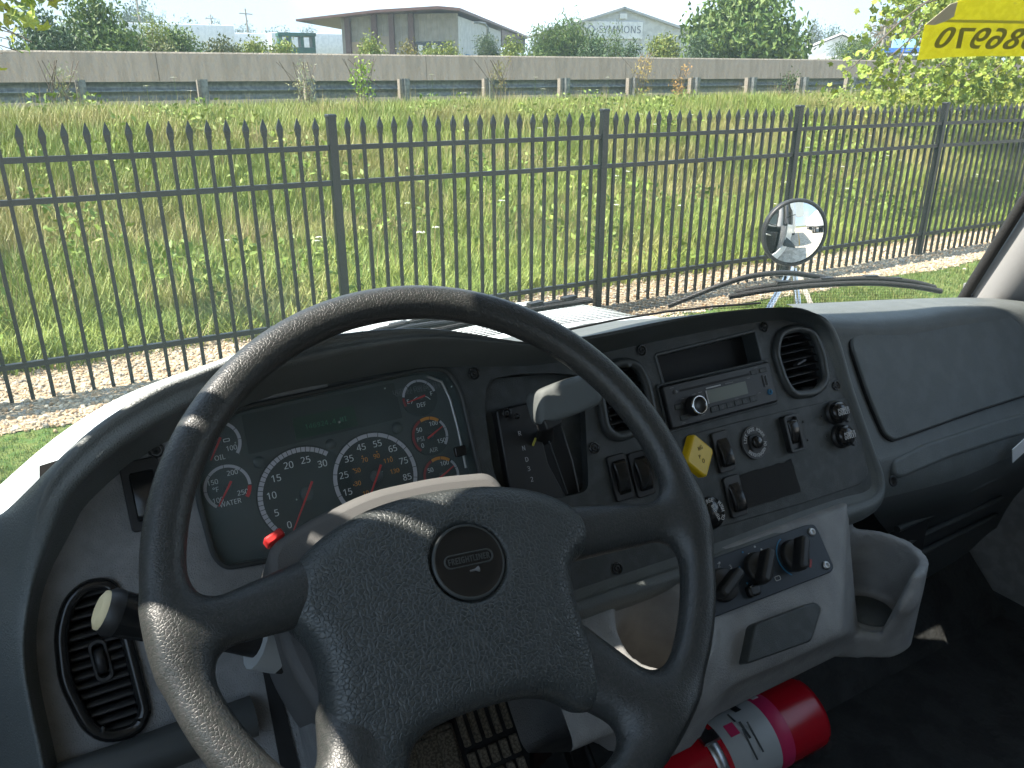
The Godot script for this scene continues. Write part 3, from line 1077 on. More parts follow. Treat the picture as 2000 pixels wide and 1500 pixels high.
func build_trees():
	var dark := Color(0.05, 0.095, 0.035)
	var mid := Color(0.085, 0.145, 0.03)
	var lime := Color(0.17, 0.22, 0.035)
	var olive := Color(0.1, 0.12, 0.04)
	far_tree("large dark green bush at far left behind maple leaves", 100, 28, -27, 120, dark, "bush", 3800)
	far_tree("tall green bush, highest of the left bushes above the barrier", 200, 0, -28, 150, mid, "bush", 4600)
	far_tree("dark bush on the right shoulder of the tall left bush", 245, 48, -29, 70, dark, "bush", 2000)
	far_tree("broad dark far tree over the trailers beside the tall left bush", 270, 22, -150, 70, dark, "tree", 1500)
	far_tree("blue-green far tree behind the leftmost trailer", 292, 14, -170, 75, dark, "tree", 1500)
	far_tree("small far tree over the trailers, right of the first pole", 335, 25, -190, 36, dark, "tree", 900)
	far_tree("low far tree above the middle trailers", 384, 33, -200, 44, dark, "tree", 900)
	far_tree("spreading far tree behind the second trailer", 432, 42, -210, 60, dark, "tree", 900)
	far_tree("far tree beside the pole over the middle trailer", 495, 44, -210, 50, dark, "tree", 900)
	far_tree("low far tree left of the shed canopy", 556, 52, -220, 60, dark, "tree", 900)
	far_tree("rounded far tree seen under the shed canopy tip", 610, 46, -190, 50, dark, "tree", 1100)
	far_tree("yellow-green loose bush before the left trailers", 315, 34, -32, 70, lime, "bush", 1300, "willow")
	far_tree("low olive bush hugging the barrier left of the round one", 290, 68, -31, 90, olive, "bush", 2000)
	far_tree("rounded mid green bush before the trailers", 370, 54, -33, 100, mid, "bush", 3000)
	far_tree("low bush between the round bush and the green container", 440, 72, -33, 80, olive, "bush", 1800)
	far_tree("light green shrub left of the green container", 505, 70, -34, 50, lime, "bush", 1400)
	far_tree("small light shrub before the green container", 560, 75, -34, 36, lime, "bush", 1000)
	far_tree("pointed light green shrub before the shed's roller doors", 733, 62, -34, 44, lime, "bush", 1700)
	far_tree("clipped yellowish shrub before the shed, left of the pair", 800, 78, -36, 56, Color(0.16, 0.15, 0.035), "bush", 1500)
	far_tree("clipped yellowish shrub before the shed window", 848, 80, -36, 50, lime, "bush", 1400)
	far_tree("small shrub at the foot of the shed's corner", 882, 76, -36, 36, lime, "bush", 1000)
	far_tree("narrow grey-green conical tree before the shed's pale side", 955, 62, -36, 44, Color(0.06, 0.1, 0.045), "tree", 1800, "willow")
	far_tree("bright yellow-green shrub right of the conical tree", 1000, 68, -35, 56, lime, "bush", 1700)
	far_tree("tall loose bush hiding the shed's right end", 1062, 46, -33, 100, mid, "bush", 3400, "willow")
	far_tree("tallest bush left of the gabled shed", 1118, 34, -33, 120, mid, "bush", 3600, "willow")
	far_tree("dark bush below the white signboard", 1150, 70, -31, 90, dark, "bush", 2400)
	far_tree("slim upright bush over the right end of the signboard bushes", 1200, 48, -32, 36, mid, "bush", 1200, "willow")
	far_tree("low dark bush below the gabled shed's bare wall", 1225, 76, -31, 70, dark, "bush", 1800)
	far_tree("light green bush between the gabled shed and the big tree", 1296, 62, -32, 64, lime, "bush", 2200)
	far_tree("big round leafy tree right of the gabled shed", 1448, -8, -29, 210, Color(0.095, 0.16, 0.03), "tree", 9000)
	far_tree("dark bush at the left foot of the big round tree", 1362, 56, -28, 56, dark, "bush", 1800)
	far_tree("grey-green far tree right of the big round tree", 1575, 42, -75, 50, Color(0.06, 0.085, 0.04), "tree", 1500)
	far_tree("low rounded far tree behind the white gabled building", 1615, 52, -80, 60, dark, "tree", 1500)
	far_tree("spreading bush before the white gabled building", 1668, 72, -30, 90, mid, "bush", 2600, "willow")
	far_tree("brownish tree behind the blue canopy", 1738, 30, -60, 90, Color(0.12, 0.1, 0.05), "tree", 2600)
	# the maple at right, whose boughs hang over the fence
	var lm := Color(0.19, 0.25, 0.03)
	var mp := thing("maple_tree", "maple with yellow-green leaves hanging over the fence at right", "tree", at(Vector3(18.2, 0.3, -9.6)))
	var o := Vector3(18.2, 0.3, -9.6)
	var bl := []
	var tips := []
	for c in [[Vector3(9.7528, 2.2692, -7.4), 0.26], [Vector3(9.2503, 2.3291, -7.3), 0.14], [Vector3(10.4288, 2.2718, -7.5), 0.34], [Vector3(10.883, 2.1715, -7.4), 0.38], [Vector3(12.0349, 2.2778, -7.7), 0.48], [Vector3(12.8501, 2.2058, -7.7), 0.55], [Vector3(14.269, 2.2862, -8), 0.7], [Vector3(11.389, 3.196, -8.2), 0.36], [Vector3(12.1824, 3.1685, -8.4), 0.3], [Vector3(12.6505, 3.3313, -8.4), 0.4], [Vector3(14.6251, 3.2015, -8.8), 0.8], [Vector3(13.896, 1.7714, -7.8), 0.4], [Vector3(10.1497, 1.9743, -7.4), 0.2], [Vector3(11.233, 1.8917, -7.5), 0.3]]:
		bl.append([c[0] - o, Vector3(c[1], c[1] * 0.8, c[1])])
		tips.append(c[0] - o)
	for c in [Vector3(0, 4.6, 0), Vector3(2, 4, 1), Vector3(1, 3.4, -2), Vector3(-2, 3.6, -0.5), Vector3(0.5, 6.2, 0)]:
		bl.append([c, Vector3(1.3, 1.0, 1.3)])
	part(mp, "trunk", tube([Vector3(0, -0.4, 0), Vector3(0.05, 1.2, 0), Vector3(0, 3.0, 0.05), Vector3(0, 5.0, 0)], [0.17, 0.13, 0.11, 0.05], 10), M.bark)
	part(mp, "limbs", limbs(Vector3(0, 2.2, 0), tips, 0.03), M.bark)
	crown(mp, bl, 14000, 0.105, "maple", lm, 0.6)
	# the maple at left, only a bough in view
	var ml := thing("maple_tree", "maple bough with sunlit yellow-green leaves in the upper left corner", "tree", at(Vector3(-4.6, 0.3, -8.6)))
	o = Vector3(-4.6, 0.3, -8.6)
	bl = []
	tips = []
	for c in [[Vector3(-0.0344, 2.684, -7.2), 0.2], [Vector3(0.0556, 2.7377, -7.2), 0.13], [Vector3(-0.0559, 2.4796, -7), 0.12], [Vector3(0.0266, 2.5016, -7), 0.1], [Vector3(0.0741, 2.4692, -7), 0.06], [Vector3(0.204, 2.7542, -7.2), 0.09], [Vector3(0.2702, 2.7571, -7.2), 0.05], [Vector3(-0.2238, 2.6165, -7.3), 0.35], [Vector3(-0.0234, 2.4069, -7), 0.05], [Vector3(-0.1206, 2.3885, -7), 0.07], [Vector3(-0.2168, 2.9457, -7.3), 0.5]]:
		bl.append([c[0] - o, Vector3(c[1], c[1] * 0.8, c[1])])
		tips.append(c[0] - o)
	for c in [Vector3(0, 4.0, 0), Vector3(-1, 3.4, 0.6), Vector3(0.6, 4.6, -0.8), Vector3(-0.6, 5.2, 0)]:
		bl.append([c, Vector3(1.1, 0.9, 1.1)])
	part(ml, "trunk", tube([Vector3(0, -0.4, 0), Vector3(0.03, 1.2, 0), Vector3(0, 2.6, 0.05), Vector3(0, 4.6, 0)], [0.15, 0.12, 0.1, 0.05], 10), M.bark)
	part(ml, "limbs", limbs(Vector3(0, 2.3, 0), tips, 0.016), M.bark)
	crown(ml, bl, 3000, 0.11, "maple", Color(0.2, 0.26, 0.03), 0.15)

func blade_mesh(blades: int, h: float, spread: float, width: float, lean: float) -> ArrayMesh:
	var st := begin()
	st.set_smooth_group(-1)
	for i in blades:
		var a := rng.randf() * TAU
		var r := spread * sqrt(rng.randf())
		var b := Vector3(cos(a) * r, -0.02, sin(a) * r)
		var hh := h * rng.randf_range(0.5, 1.0)
		var la := rng.randf() * TAU
		var bend := Vector3(cos(la), 0, sin(la)) * hh * lean * rng.randf_range(0.3, 1.2)
		var w := Vector3(-sin(la), 0, cos(la)) * width * 0.5
		var m := b + Vector3(0, hh * 0.55, 0) + bend * 0.3
		var tip := b + Vector3(0, hh, 0) + bend
		quad(st, b - w, b + w, m + w * 0.8, m - w * 0.8)
		tri(st, m - w * 0.8, m + w * 0.8, tip)
	return done(st)

func scatter(called: String, mesh: Mesh, m: Material, places: Array, label: String, category: String):
	var mm := MultiMesh.new()
	mm.transform_format = MultiMesh.TRANSFORM_3D
	mm.use_colors = true
	mm.mesh = mesh
	mm.instance_count = places.size()
	for i in places.size():
		mm.set_instance_transform(i, places[i][0])
		mm.set_instance_color(i, places[i][1])
	var o := MultiMeshInstance3D.new()
	o.name = numbered(called)
	o.multimesh = mm
	o.material_override = m
	add_child(o)
	tag(o, label, category)
	o.set_meta("kind", "stuff")

func build_grass():
	var n1 := FastNoiseLite.new()
	n1.seed = 11
	n1.frequency = 0.35
	n1.fractal_octaves = 3
	var gm := leaf_mat(0.45)
	var green := Color(0.115, 0.195, 0.022)
	var lime := Color(0.26, 0.3, 0.045)
	var tan := Color(0.34, 0.27, 0.13)
	var groups := [[], [], [], [], []]
	var i := 0
	while i < 21000:
		var z := -6.45 - 9.5 * rng.randf()
		var x := rng.randf_range(-2.5, 2.0 - z * 1.95)
		i += 1
		var d := -z
		var v := n1.get_noise_2d(x, z * 1.3)
		var dry: float = smoothstep(0.0, 0.55, v + (0.2 if d > 9.0 and d < 13.5 else -0.2) + rng.randfn() * 0.18)
		var c := green.lerp(lime, rng.randf()).lerp(tan, dry * 0.55)
		var hs := rng.randf_range(0.7, 1.25) * (0.75 if d < 7.2 else 1.0)
		var k := 0 if rng.randf() < 0.55 else 1
		groups[k].append([Transform3D(Basis(Vector3.UP, rng.randf() * TAU).scaled(Vector3(1, hs, 1)), Vector3(x, land(x, z), z)), c * rng.randf_range(0.8, 1.2)])
	for q in 1500:      # dry seed stalks standing over the rest
		var z := -7.2 - 8.0 * rng.randf()
		var x := rng.randf_range(-2.0, 2.0 - z * 1.95)
		groups[2].append([Transform3D(Basis(Vector3.UP, rng.randf() * TAU).scaled(Vector3.ONE * rng.randf_range(0.7, 1.2)), Vector3(x, land(x, z), z)), tan * rng.randf_range(0.8, 1.3)])
	for q in 900:       # broad-leaved weeds
		var z := -6.6 - 8.6 * rng.randf()
		var x := rng.randf_range(-2.0, 2.0 - z * 1.95)
		if n1.get_noise_2d(x * 0.7 + 40, z * 0.7) < 0.02: continue
		groups[3].append([Transform3D(Basis(Vector3.UP, rng.randf() * TAU).scaled(Vector3.ONE * rng.randf_range(0.6, 1.2)), Vector3(x, land(x, z), z)), green.lerp(lime, rng.randf() * 0.5) * rng.randf_range(0.8, 1.2)])
	scatter("tall_grass", blade_mesh(34, 0.3, 0.17, 0.007, 0.6), gm, groups[0], "tall green and straw-coloured grass covering the bank", "grass")
	scatter("drooping_grass", blade_mesh(26, 0.36, 0.15, 0.009, 0.9), gm, groups[1], "drooping broad-bladed grass mixed through the bank", "grass")
	scatter("dry_stalks", blade_mesh(7, 0.62, 0.12, 0.006, 0.25), gm, groups[2], "thin dry seed stalks standing over the bank grass", "grass")
	var wd := begin()
	for k in 26:
		var a := rng.randf() * TAU
		var r := 0.2 * sqrt(rng.randf())
		var c := Vector3(cos(a) * r, rng.randf_range(0.08, 0.38), sin(a) * r)
		var b := Basis(Vector3(rng.randfn(), rng.randfn(), rng.randfn()).normalized(), rng.randf() * TAU)
		var s := rng.randf_range(0.03, 0.055)
		quad(wd, c + b * Vector3(-s, 0, 0), c + b * Vector3(0, -s * 0.5, 0.01), c + b * Vector3(s, 0, 0), c + b * Vector3(0, s * 0.5, 0.01))
	scatter("broad_weeds", done(wd), gm, groups[3], "broad-leaved green weeds among the bank grass", "weeds")
	# white umbels
	var um := begin()
	add_tube(um, [Vector3(0, 0, 0), Vector3(0.02, 0.35, 0), Vector3(0.03, 0.66, 0.01)], 0.003, 4)
	var fl := begin()
	for k in 40:
		var a := rng.randf() * TAU
		var r := 0.05 * sqrt(rng.randf())
		var c := Vector3(0.03 + cos(a) * r, 0.66 + 0.012 - r * 0.15 + rng.randf() * 0.006, 0.01 + sin(a) * r)
		quad(fl, c + Vector3(-0.008, 0, -0.004), c + Vector3(-0.004, 0.002, 0.008), c + Vector3(0.008, 0, 0.004), c + Vector3(0.004, 0.002, -0.008))
	var spots := []
	for k in 75:
		var z := -6.9 - 8.0 * rng.randf()
		var x := rng.randf_range(1.0, 2.0 - z * 1.9)
		if rng.randf() < 0.4: x = rng.randf_range(6.0, 13.0)
		spots.append([Transform3D(Basis(Vector3.UP, rng.randf() * TAU).scaled(Vector3.ONE * rng.randf_range(0.6, 1.1)), Vector3(x, land(x, z), z)), Color(0.1, 0.16, 0.04)])
	scatter("wildflower_stems", done(um), gm, spots, "thin green stems of the white wildflowers on the bank", "wildflowers")
	var heads := []
	for s in spots: heads.append([s[0], Color(0.75, 0.76, 0.7)])
	scatter("wildflower_heads", done(fl), gm, heads, "small flat white wildflower heads dotted over the bank", "wildflowers")
	# weeds leaning on the guardrail
	for wds in [["pale feathery weed before the guardrail at far left", 110, 0.75, Color(0.28, 0.3, 0.16), 1], ["white-flowered weed clump between two guardrail posts", 590, 0.75, Color(0.4, 0.42, 0.26), 1], ["bright green sapling standing before the guardrail", 705, 0.8, Color(0.2, 0.32, 0.03), 0], ["olive weed leaning over the guardrail near the conical tree", 972, 0.8, Color(0.2, 0.2, 0.06), 1], ["golden dry weed against the barrier below the gabled shed", 1255, 0.95, Color(0.45, 0.36, 0.12), 1], ["orange-brown dry weed against the barrier", 1330, 0.7, Color(0.5, 0.3, 0.08), 1], ["dark green weed at the guardrail near the maple", 1540, 0.6, Color(0.06, 0.1, 0.03), 0]]:
		var px: float = wds[1]
		var dirx := (px - 1000.0) * 0.866 + 1636.0 * 0.5
		var dirz := 1636.0 * 0.866 - (px - 1000.0) * 0.5
		var zz := -15.1
		var xx := dirx / dirz * 15.1
		var t := thing("roadside_weed", wds[0], "weed", at(Vector3(xx, land(xx, zz), zz)), "weeds along the guardrail")
		var hgt: float = wds[2]
		var st := begin()
		for k in 9:
			add_tube(st, [Vector3(rng.randfn() * 0.06, -0.05, rng.randfn() * 0.05), Vector3(rng.randfn() * 0.12, hgt * 0.6, rng.randfn() * 0.1), Vector3(rng.randfn() * 0.22, hgt * 1.25, rng.randfn() * 0.15)], 0.006, 4)
		part(t, "stems", done(st), M.bark)
		crown(t, [[Vector3(0, hgt * 0.7, 0), Vector3(0.2, hgt * 0.5, 0.15)], [Vector3(0.1, hgt * 1.05, 0), Vector3(0.14, hgt * 0.25, 0.1)]], 260, 0.06 if wds[4] == 0 else 0.045, "oval" if wds[4] == 0 else "willow", wds[3], 0.3, "foliage")
	# mown lawn on this side of the gravel
	var lawn := []
	while lawn.size() < 9000:
		var z := rng.randf_range(-3.5, -5.22)
		var x := rng.randf_range(-1.2, 13.0)
		if z < -5.0 and rng.randf() < 0.3: continue
		lawn.append([Transform3D(Basis(Vector3.UP, rng.randf() * TAU).scaled(Vector3.ONE * rng.randf_range(0.7, 1.3)), Vector3(x, land(x, z), z)), Color(0.1, 0.17, 0.025).lerp(Color(0.24, 0.22, 0.07), pow(rng.randf(), 2.0) * 0.8) * rng.randf_range(0.8, 1.2)])
	scatter("mown_grass", blade_mesh(26, 0.065, 0.085, 0.005, 0.5), gm, lawn, "short mown lawn grass in front of the gravel strip", "grass")
	# gravel
	var stones := []
	for v in 3:
		var st := begin()
		st.set_smooth_group(-1)
		var pts := []
		for k in 12: pts.append(Vector3.ZERO)
		var f := (1 + sqrt(5.0)) / 2
		var base := [Vector3(-1, f, 0), Vector3(1, f, 0), Vector3(-1, -f, 0), Vector3(1, -f, 0), Vector3(0, -1, f), Vector3(0, 1, f), Vector3(0, -1, -f), Vector3(0, 1, -f), Vector3(f, 0, -1), Vector3(f, 0, 1), Vector3(-f, 0, -1), Vector3(-f, 0, 1)]
		for k in 12: pts[k] = base[k].normalized() * rng.randf_range(0.7, 1.15) * Vector3(1, 0.65, 0.85)
		for t in [[0, 11, 5], [0, 5, 1], [0, 1, 7], [0, 7, 10], [0, 10, 11], [1, 5, 9], [5, 11, 4], [11, 10, 2], [10, 7, 6], [7, 1, 8], [3, 9, 4], [3, 4, 2], [3, 2, 6], [3, 6, 8], [3, 8, 9], [4, 9, 5], [2, 4, 11], [6, 2, 10], [8, 6, 7], [9, 8, 1]]:
			tri(st, pts[t[0]], pts[t[1]], pts[t[2]])
		stones.append(done(st))
	var piles := [[], [], []]
	var tones := [Color(0.42, 0.34, 0.23), Color(0.52, 0.45, 0.33), Color(0.32, 0.25, 0.17), Color(0.38, 0.26, 0.15), Color(0.28, 0.26, 0.22)]
	for k in 34000:
		var x := rng.randf_range(-1.6, 13.5)
		var z := rng.randf_range(-5.2, -6.78) + 0.05 * sin(x * 3.1)
		if rng.randf() < 0.02: z += rng.randf_range(-0.25, 0.2)
		var s := rng.randf_range(0.008, 0.021) * (1.6 if rng.randf() < 0.1 else 1.0)
		piles[k % 3].append([Transform3D(Basis(Vector3(rng.randfn(), 2, rng.randfn()).normalized(), rng.randf() * TAU).scaled(Vector3.ONE * s), Vector3(x, land(x, z) + s * 0.35 + rng.randf() * 0.012, z)), tones[rng.randi() % 5] * rng.randf_range(0.8, 1.2)])
	var stone_mat := StandardMaterial3D.new()
	stone_mat.vertex_color_use_as_albedo = true
	stone_mat.roughness = 0.9
	for v in 3:
		scatter("gravel", stones[v], stone_mat, piles[v], "tan and grey gravel stones along the fence foot, %s pieces" % ["flattish", "angular", "blocky"][v], "gravel")

# ---------- the lorry ----------
func z_base(x: float) -> float:      # foot of the windscreen, curved in plan
	var t: float = abs(x - 0.68) / 0.9
	return -1.22 + 0.32 * pow(t, 2.2)

func screen_point(x: float, s: float, out := 0.0) -> Vector3:   # s = 0 at the foot, 1 at the header
	var p := Vector3(lerp(x, 0.68 + (x - 0.68) * 0.93, s), 1.755 + 0.86 * s, z_base(x) + 0.34 * s)
	return p + Vector3(0, 0, -out)

func build_truck():
	# windscreen
	var ws := thing("windscreen", "wide curved windscreen, dusty, with black dotted border", "windscreen")
	var rows := []
	for i in 13:
		var x: float = lerp(-0.24, 1.6, i / 12.0)
		rows.append([screen_point(x, 0.0), screen_point(x, 0.33), screen_point(x, 0.66), screen_point(x, 1.0)])
	part(ws, "glass", loft(rows, 2, 3, true), M.pane)
	# cab shell: shell pieces meet edge to edge
	var cab := thing("truck_cab", "cab shell with pale roof, pillars and doors round the driver", "truck cab")
	for s in [1, -1]:
		var e0 := Vector3(1.585, 1.74, -0.9) if s > 0 else Vector3(-0.225, 1.74, -0.9)
		var pts := []
		for k in 7:
			var q := e0 + Vector3(-s * 0.055 * k / 6.0, 0.92 * k / 6.0, 0.36 * k / 6.0)
			pts.append(q + Vector3(s * 0.072, 0, 0.03))
		var pil := part(cab, "windscreen_pillar", tube(pts, [0.075, 0.072, 0.07, 0.066, 0.064, 0.064, 0.064], 16, false, 0.8, Vector3(0, 0, 1)), M.pillar)
		var seal := []
		for k in 7:
			seal.append(e0 + Vector3(-s * 0.055 * k / 6.0 - s * 0.004, 0.92 * k / 6.0, 0.36 * k / 6.0 - 0.005))
		part(pil, "rubber_seal", tube(seal, 0.011, 8), M.rubber)
	var plan := PackedVector2Array()
	for k in 17:
		var x: float = lerp(-0.4, 1.76, k / 16.0)
		plan.append(Vector2(x, -(z_base(clamp(x, -0.22, 1.58)) + 0.31)))
	plan.append(Vector2(1.8, -1.07))
	plan.append(Vector2(-0.44, -1.07))
	part(cab, "roof", prism(ccw(plan), 0.0, 0.06, 0.01), M.pillar, Transform3D(Basis(Vector3(1, 0, 0), -PI / 2), Vector3(0, 2.62, 0)))
	var hd := []
	for k in 17:
		var x: float = lerp(-0.22, 1.58, k / 16.0)
		hd.append(Vector3(x, 2.615, z_base(x) + 0.35))
	part(cab, "header", tube(hd, 0.032, 10), M.pillar)
	part(cab, "rear_wall", box(Vector3(2.16, 1.6, 0.06)), M.pillar, at(Vector3(0.68, 1.87, 1.06)))
	part(cab, "floor", box(Vector3(2.16, 0.05, 2.1)), M.floor, at(Vector3(0.68, 1.07, 0.02)))
	part(cab, "firewall", box(Vector3(2.0, 0.56, 0.05)), M.floor, at(Vector3(0.68, 1.36, -1.0)))
	part(cab, "added_light_stop", box(Vector3(1.86, 0.02, 0.2)), M.floor, at(Vector3(0.68, 1.635, -0.92)))  # unseen board added to stop light leaking in under the dashboard
	part(cab, "toe_board", box(Vector3(2.0, 0.05, 0.42)), M.floor, Transform3D(Basis(Vector3(1, 0, 0), 0.75), Vector3(0.68, 1.2, -0.85)))
	for s in [1, -1]:
		var x := 1.79 if s > 0 else -0.43
		var d := part(cab, "door", box(Vector3(0.07, 0.72, 1.96)), M.grey, at(Vector3(x - s * 0.02, 1.42, 0.0)))
		part(d, "outer_skin", box(Vector3(0.02, 0.98, 1.66)), M.paint, at(Vector3(s * 0.05, -0.1, 0.1)))
		part(d, "rear_post", box(Vector3(0.09, 0.92, 0.2)), M.pillar, at(Vector3(0, 0.8, 0.86)))
		part(d, "window_sill", box(Vector3(0.1, 0.05, 1.5)), M.black, at(Vector3(0, 0.385, 0)))
		var wf := part(d, "window_frame", tube([Vector3(0, 0.4, -0.72), Vector3(0, 0.85, -0.56), Vector3(0, 1.2, -0.36), Vector3(0, 1.22, 0.7)], 0.03, 8), M.black)
		part(wf, "added_sun_block", prism(pack([Vector2(-0.2, 0.4), Vector2(0.12, 0.4), Vector2(0.08, 0.95), Vector2(-0.03, 1.0)]), -0.02, 0.02), M.black, Transform3D(Basis(Vector3(0, 0, 1), Vector3(0, 1, 0), Vector3(-1, 0, 0)), Vector3(0, 0, -0.62)))  # out-of-view panel added to keep sun off the dashboard's left end
		part(d, "cowl_side", box(Vector3(0.02, 0.5, 0.8)), M.paint, at(Vector3(s * 0.045, -0.4, -1.15)))
		part(wf, "vent_post", box(Vector3(0.03, 0.78, 0.03)), M.black, at(Vector3(0, 0.79, -0.42)))
	# bonnet and wing tops, white
	var hood := thing("bonnet", "white lorry bonnet falling away beyond the windscreen foot", "bonnet")
	var edge := [[-0.86, -0.98], [-0.808, -1.104], [-0.73, -1.256], [-0.653, -1.361], [-0.57, -1.428], [-0.46, -1.487], [-0.31, -1.565], [0.0, -1.605], [0.31, -1.565], [0.46, -1.487], [0.57, -1.428], [0.653, -1.361], [0.73, -1.256], [0.808, -1.104], [0.86, -0.98]]
	rows = []
	for e in edge:
		var x: float = 0.68 + e[0]
		var z: float = e[1]
		var back := Vector3(0.68 + e[0] * 0.9, 1.69 - 0.2 * max(e[0] - 0.4, 0.0), max(z_base(0.68 + e[0] * 0.9) + 0.05, z + 0.1))
		var o: float = abs(e[0])
		rows.append([back, Vector3(x, 1.7 - 0.35 * max(e[0] - 0.4, 0.0), z), Vector3(0.68 + e[0] * 1.04, 1.6, z - 0.22), Vector3(0.68 + e[0] * 1.08, 1.38, z - 0.55), Vector3(0.68 + e[0] * 1.1, 1.1, z - 0.95), Vector3(0.68 + e[0] * 1.1, 0.6, z - 1.1)])
	part(hood, "top_skin", loft(rows, 3, 4, true), M.paint)
	# body behind the cab, and the near side that the round mirror shows
	var body := thing("cargo_box", "white box body behind the cab, reflected in the round mirror", "cargo box", at(Vector3(0.68, 0, 5.4)))
	part(body, "box", prism(rrect(2.5, 2.7, 0.04, 2, Vector2(0, 2.6)), -3.9, 3.9, 0.02), M.paint)
	part(body, "chassis", box(Vector3(0.9, 0.3, 7.6)), M.soot, at(Vector3(0, 1.0, 0)))
	for z in [1.8]:
		for s in [-1, 1]:
			part(body, "wheel", lathe([Vector2(0.0, 0.0), Vector2(0.3, 0.03), Vector2(0.5, 0.0), Vector2(0.5, 0.5), Vector2(0.0, 0.5)], 20), M.soot, Transform3D(Basis(Vector3.UP, PI / 2 * s), Vector3(s * 0.65, 0.6, z)))
	for s in [1, -1]:
		var mx := 2.16 if s > 0 else MIRROR_X
		var mr := thing("side_mirror", "tall white side mirror on the %s door" % ["passenger", "driver"][0 if s > 0 else 1], "mirror", at(Vector3(mx, MIRROR_Y, -0.62 if s > 0 else MIRROR_Z)))
		part(mr, "housing", prism(rrect(0.24, 0.52, 0.05, 4), -0.1, 0.0, 0.02), M.paint)
		part(mr, "glass", prism(rrect(0.2, 0.3, 0.03, 3, Vector2(0, 0.08)), 0.0, 0.006), M.mirror)
		part(mr, "lower_glass", prism(rrect(0.2, 0.13, 0.03, 3, Vector2(0, -0.17)), 0.0, 0.006), M.mirror)
		for y in [-0.2, 0.2]:
			part(mr, "arm", tube([Vector3(0, y, -0.06), Vector3(-s * 0.2, y, -0.05), Vector3(-s * (mx * s - (1.8 if s > 0 else 0.45)), y - 0.05, -0.03)], 0.013, 8), M.black)
	trailer("white box trailer standing in the yard, seen in the round mirror", Vector3(8.2, 0.1, 13.0), PI / 2 + 0.05, 14.0, "trailers in the yard")
	# round mirror on the right wing
	var c := Vector3(2.0754, 1.7422, -1.75)
	var nrm := Vector3(-0.40, 0.0, 0.9165)
	var side := Vector3.UP.cross(nrm).normalized()
	var fm := thing("wing_mirror", "round convex mirror on chrome stalks at the right wing", "mirror", Transform3D(Basis(side, nrm.cross(side), nrm), c))
	var prof := [Vector2(0.1, 0.0)]
	for k in 9:
		var r := 0.1 * (1 - k / 8.0)
		prof.append(Vector2(r, sqrt(0.3 * 0.3 - r * r) - sqrt(0.3 * 0.3 - 0.01)))
	part(fm, "mirror_glass", lathe(prof, 40), M.mirror)
	part(fm, "rim", lathe([Vector2(0.09, -0.03), Vector2(0.108, -0.02), Vector2(0.111, -0.002), Vector2(0.107, 0.005), Vector2(0.1, 0.003)], 40), M.black)
	part(fm, "back_shell", lathe([Vector2(0.0, -0.06), Vector2(0.06, -0.05), Vector2(0.1, -0.022), Vector2(0.106, -0.01)], 32), M.chrome)
	var inv := fm.transform.affine_inverse()
	part(fm, "bracket", tube([Vector3(0, -0.09, -0.03), Vector3(0, -0.135, -0.04)], 0.018, 10), M.black)
	for q in [[Vector3(2.1256, 1.6103, -1.79), Vector3(1.9506, 1.5354, -1.7)], [Vector3(2.1536, 1.6071, -1.79), Vector3(2.446, 1.4133, -1.95)], [Vector3(2.1383, 1.6088, -1.79), Vector3(2.1168, 1.4581, -1.72)]]:
		part(fm, "stalk", tube([inv * q[0], inv * (q[0].lerp(q[1], 0.5)), inv * (q[1] + (q[1] - q[0]) * 0.8)], 0.011, 10), M.chrome)
	# wipers
	var wr := thing("wiper", "black wiper on the right half of the windscreen", "wiper", Transform3D(), "windscreen wipers")
	part(wr, "arm", tube(cr_line([Vector3(1.1018, 1.7523, -1.2388), Vector3(1.1442, 1.7722, -1.2161), Vector3(1.1905, 1.7943, -1.1906), Vector3(1.2426, 1.8136, -1.1636), Vector3(1.2948, 1.822, -1.1355), Vector3(1.3469, 1.8195, -1.1124), Vector3(1.4278, 1.8031, -1.0701)], 4), 0.006, 8), M.black)
	var bl := part(wr, "blade_frame", tube(cr_line([Vector3(1.2222, 1.7821, -1.167), Vector3(1.2812, 1.7965, -1.133), Vector3(1.3786, 1.8062, -1.0833), Vector3(1.4795, 1.8098, -1.0346), Vector3(1.5685, 1.7989, -0.998), Vector3(1.6257, 1.7836, -0.9782)], 4), 0.006, 6), M.rubber)
	part(bl, "rubber", tube(cr_line([Vector3(1.2046, 1.7756, -1.1662), Vector3(1.2756, 1.7897, -1.1268), Vector3(1.3728, 1.7994, -1.0772), Vector3(1.474, 1.8016, -1.029), Vector3(1.5621, 1.7919, -0.9922), Vector3(1.6313, 1.7775, -0.9664)], 4), 0.006, 6), M.rubber)
	for q in [Vector3(1.3113, 1.8013, -1.1192), Vector3(1.3951, 1.8077, -1.0773), Vector3(1.4812, 1.8104, -1.036), Vector3(1.5311, 1.8042, -1.0154)]:
		part(bl, "clip", box(Vector3(0.03, 0.012, 0.012)), M.black, at(q, -0.4))
	var wl := thing("wiper", "black wiper lying at the windscreen foot behind the steering wheel", "wiper", Transform3D(), "windscreen wipers")
	part(wl, "arm", tube([Vector3(0.4045, 1.7904, -1.22), Vector3(0.5148, 1.7882, -1.26), Vector3(0.637, 1.7713, -1.3), Vector3(0.7982, 1.7742, -1.3), Vector3(0.8596, 1.7797, -1.3)], 0.007, 8), M.black)
	var bl2 := part(wl, "blade_frame", tube([Vector3(0.3569, 1.8059, -1.18), Vector3(0.4493, 1.798, -1.24), Vector3(0.5731, 1.7868, -1.3), Vector3(0.7043, 1.778, -1.3), Vector3(0.8225, 1.7762, -1.3), Vector3(0.8849, 1.7785, -1.3), Vector3(0.932, 1.7778, -1.29)], 0.006, 6), M.rubber)
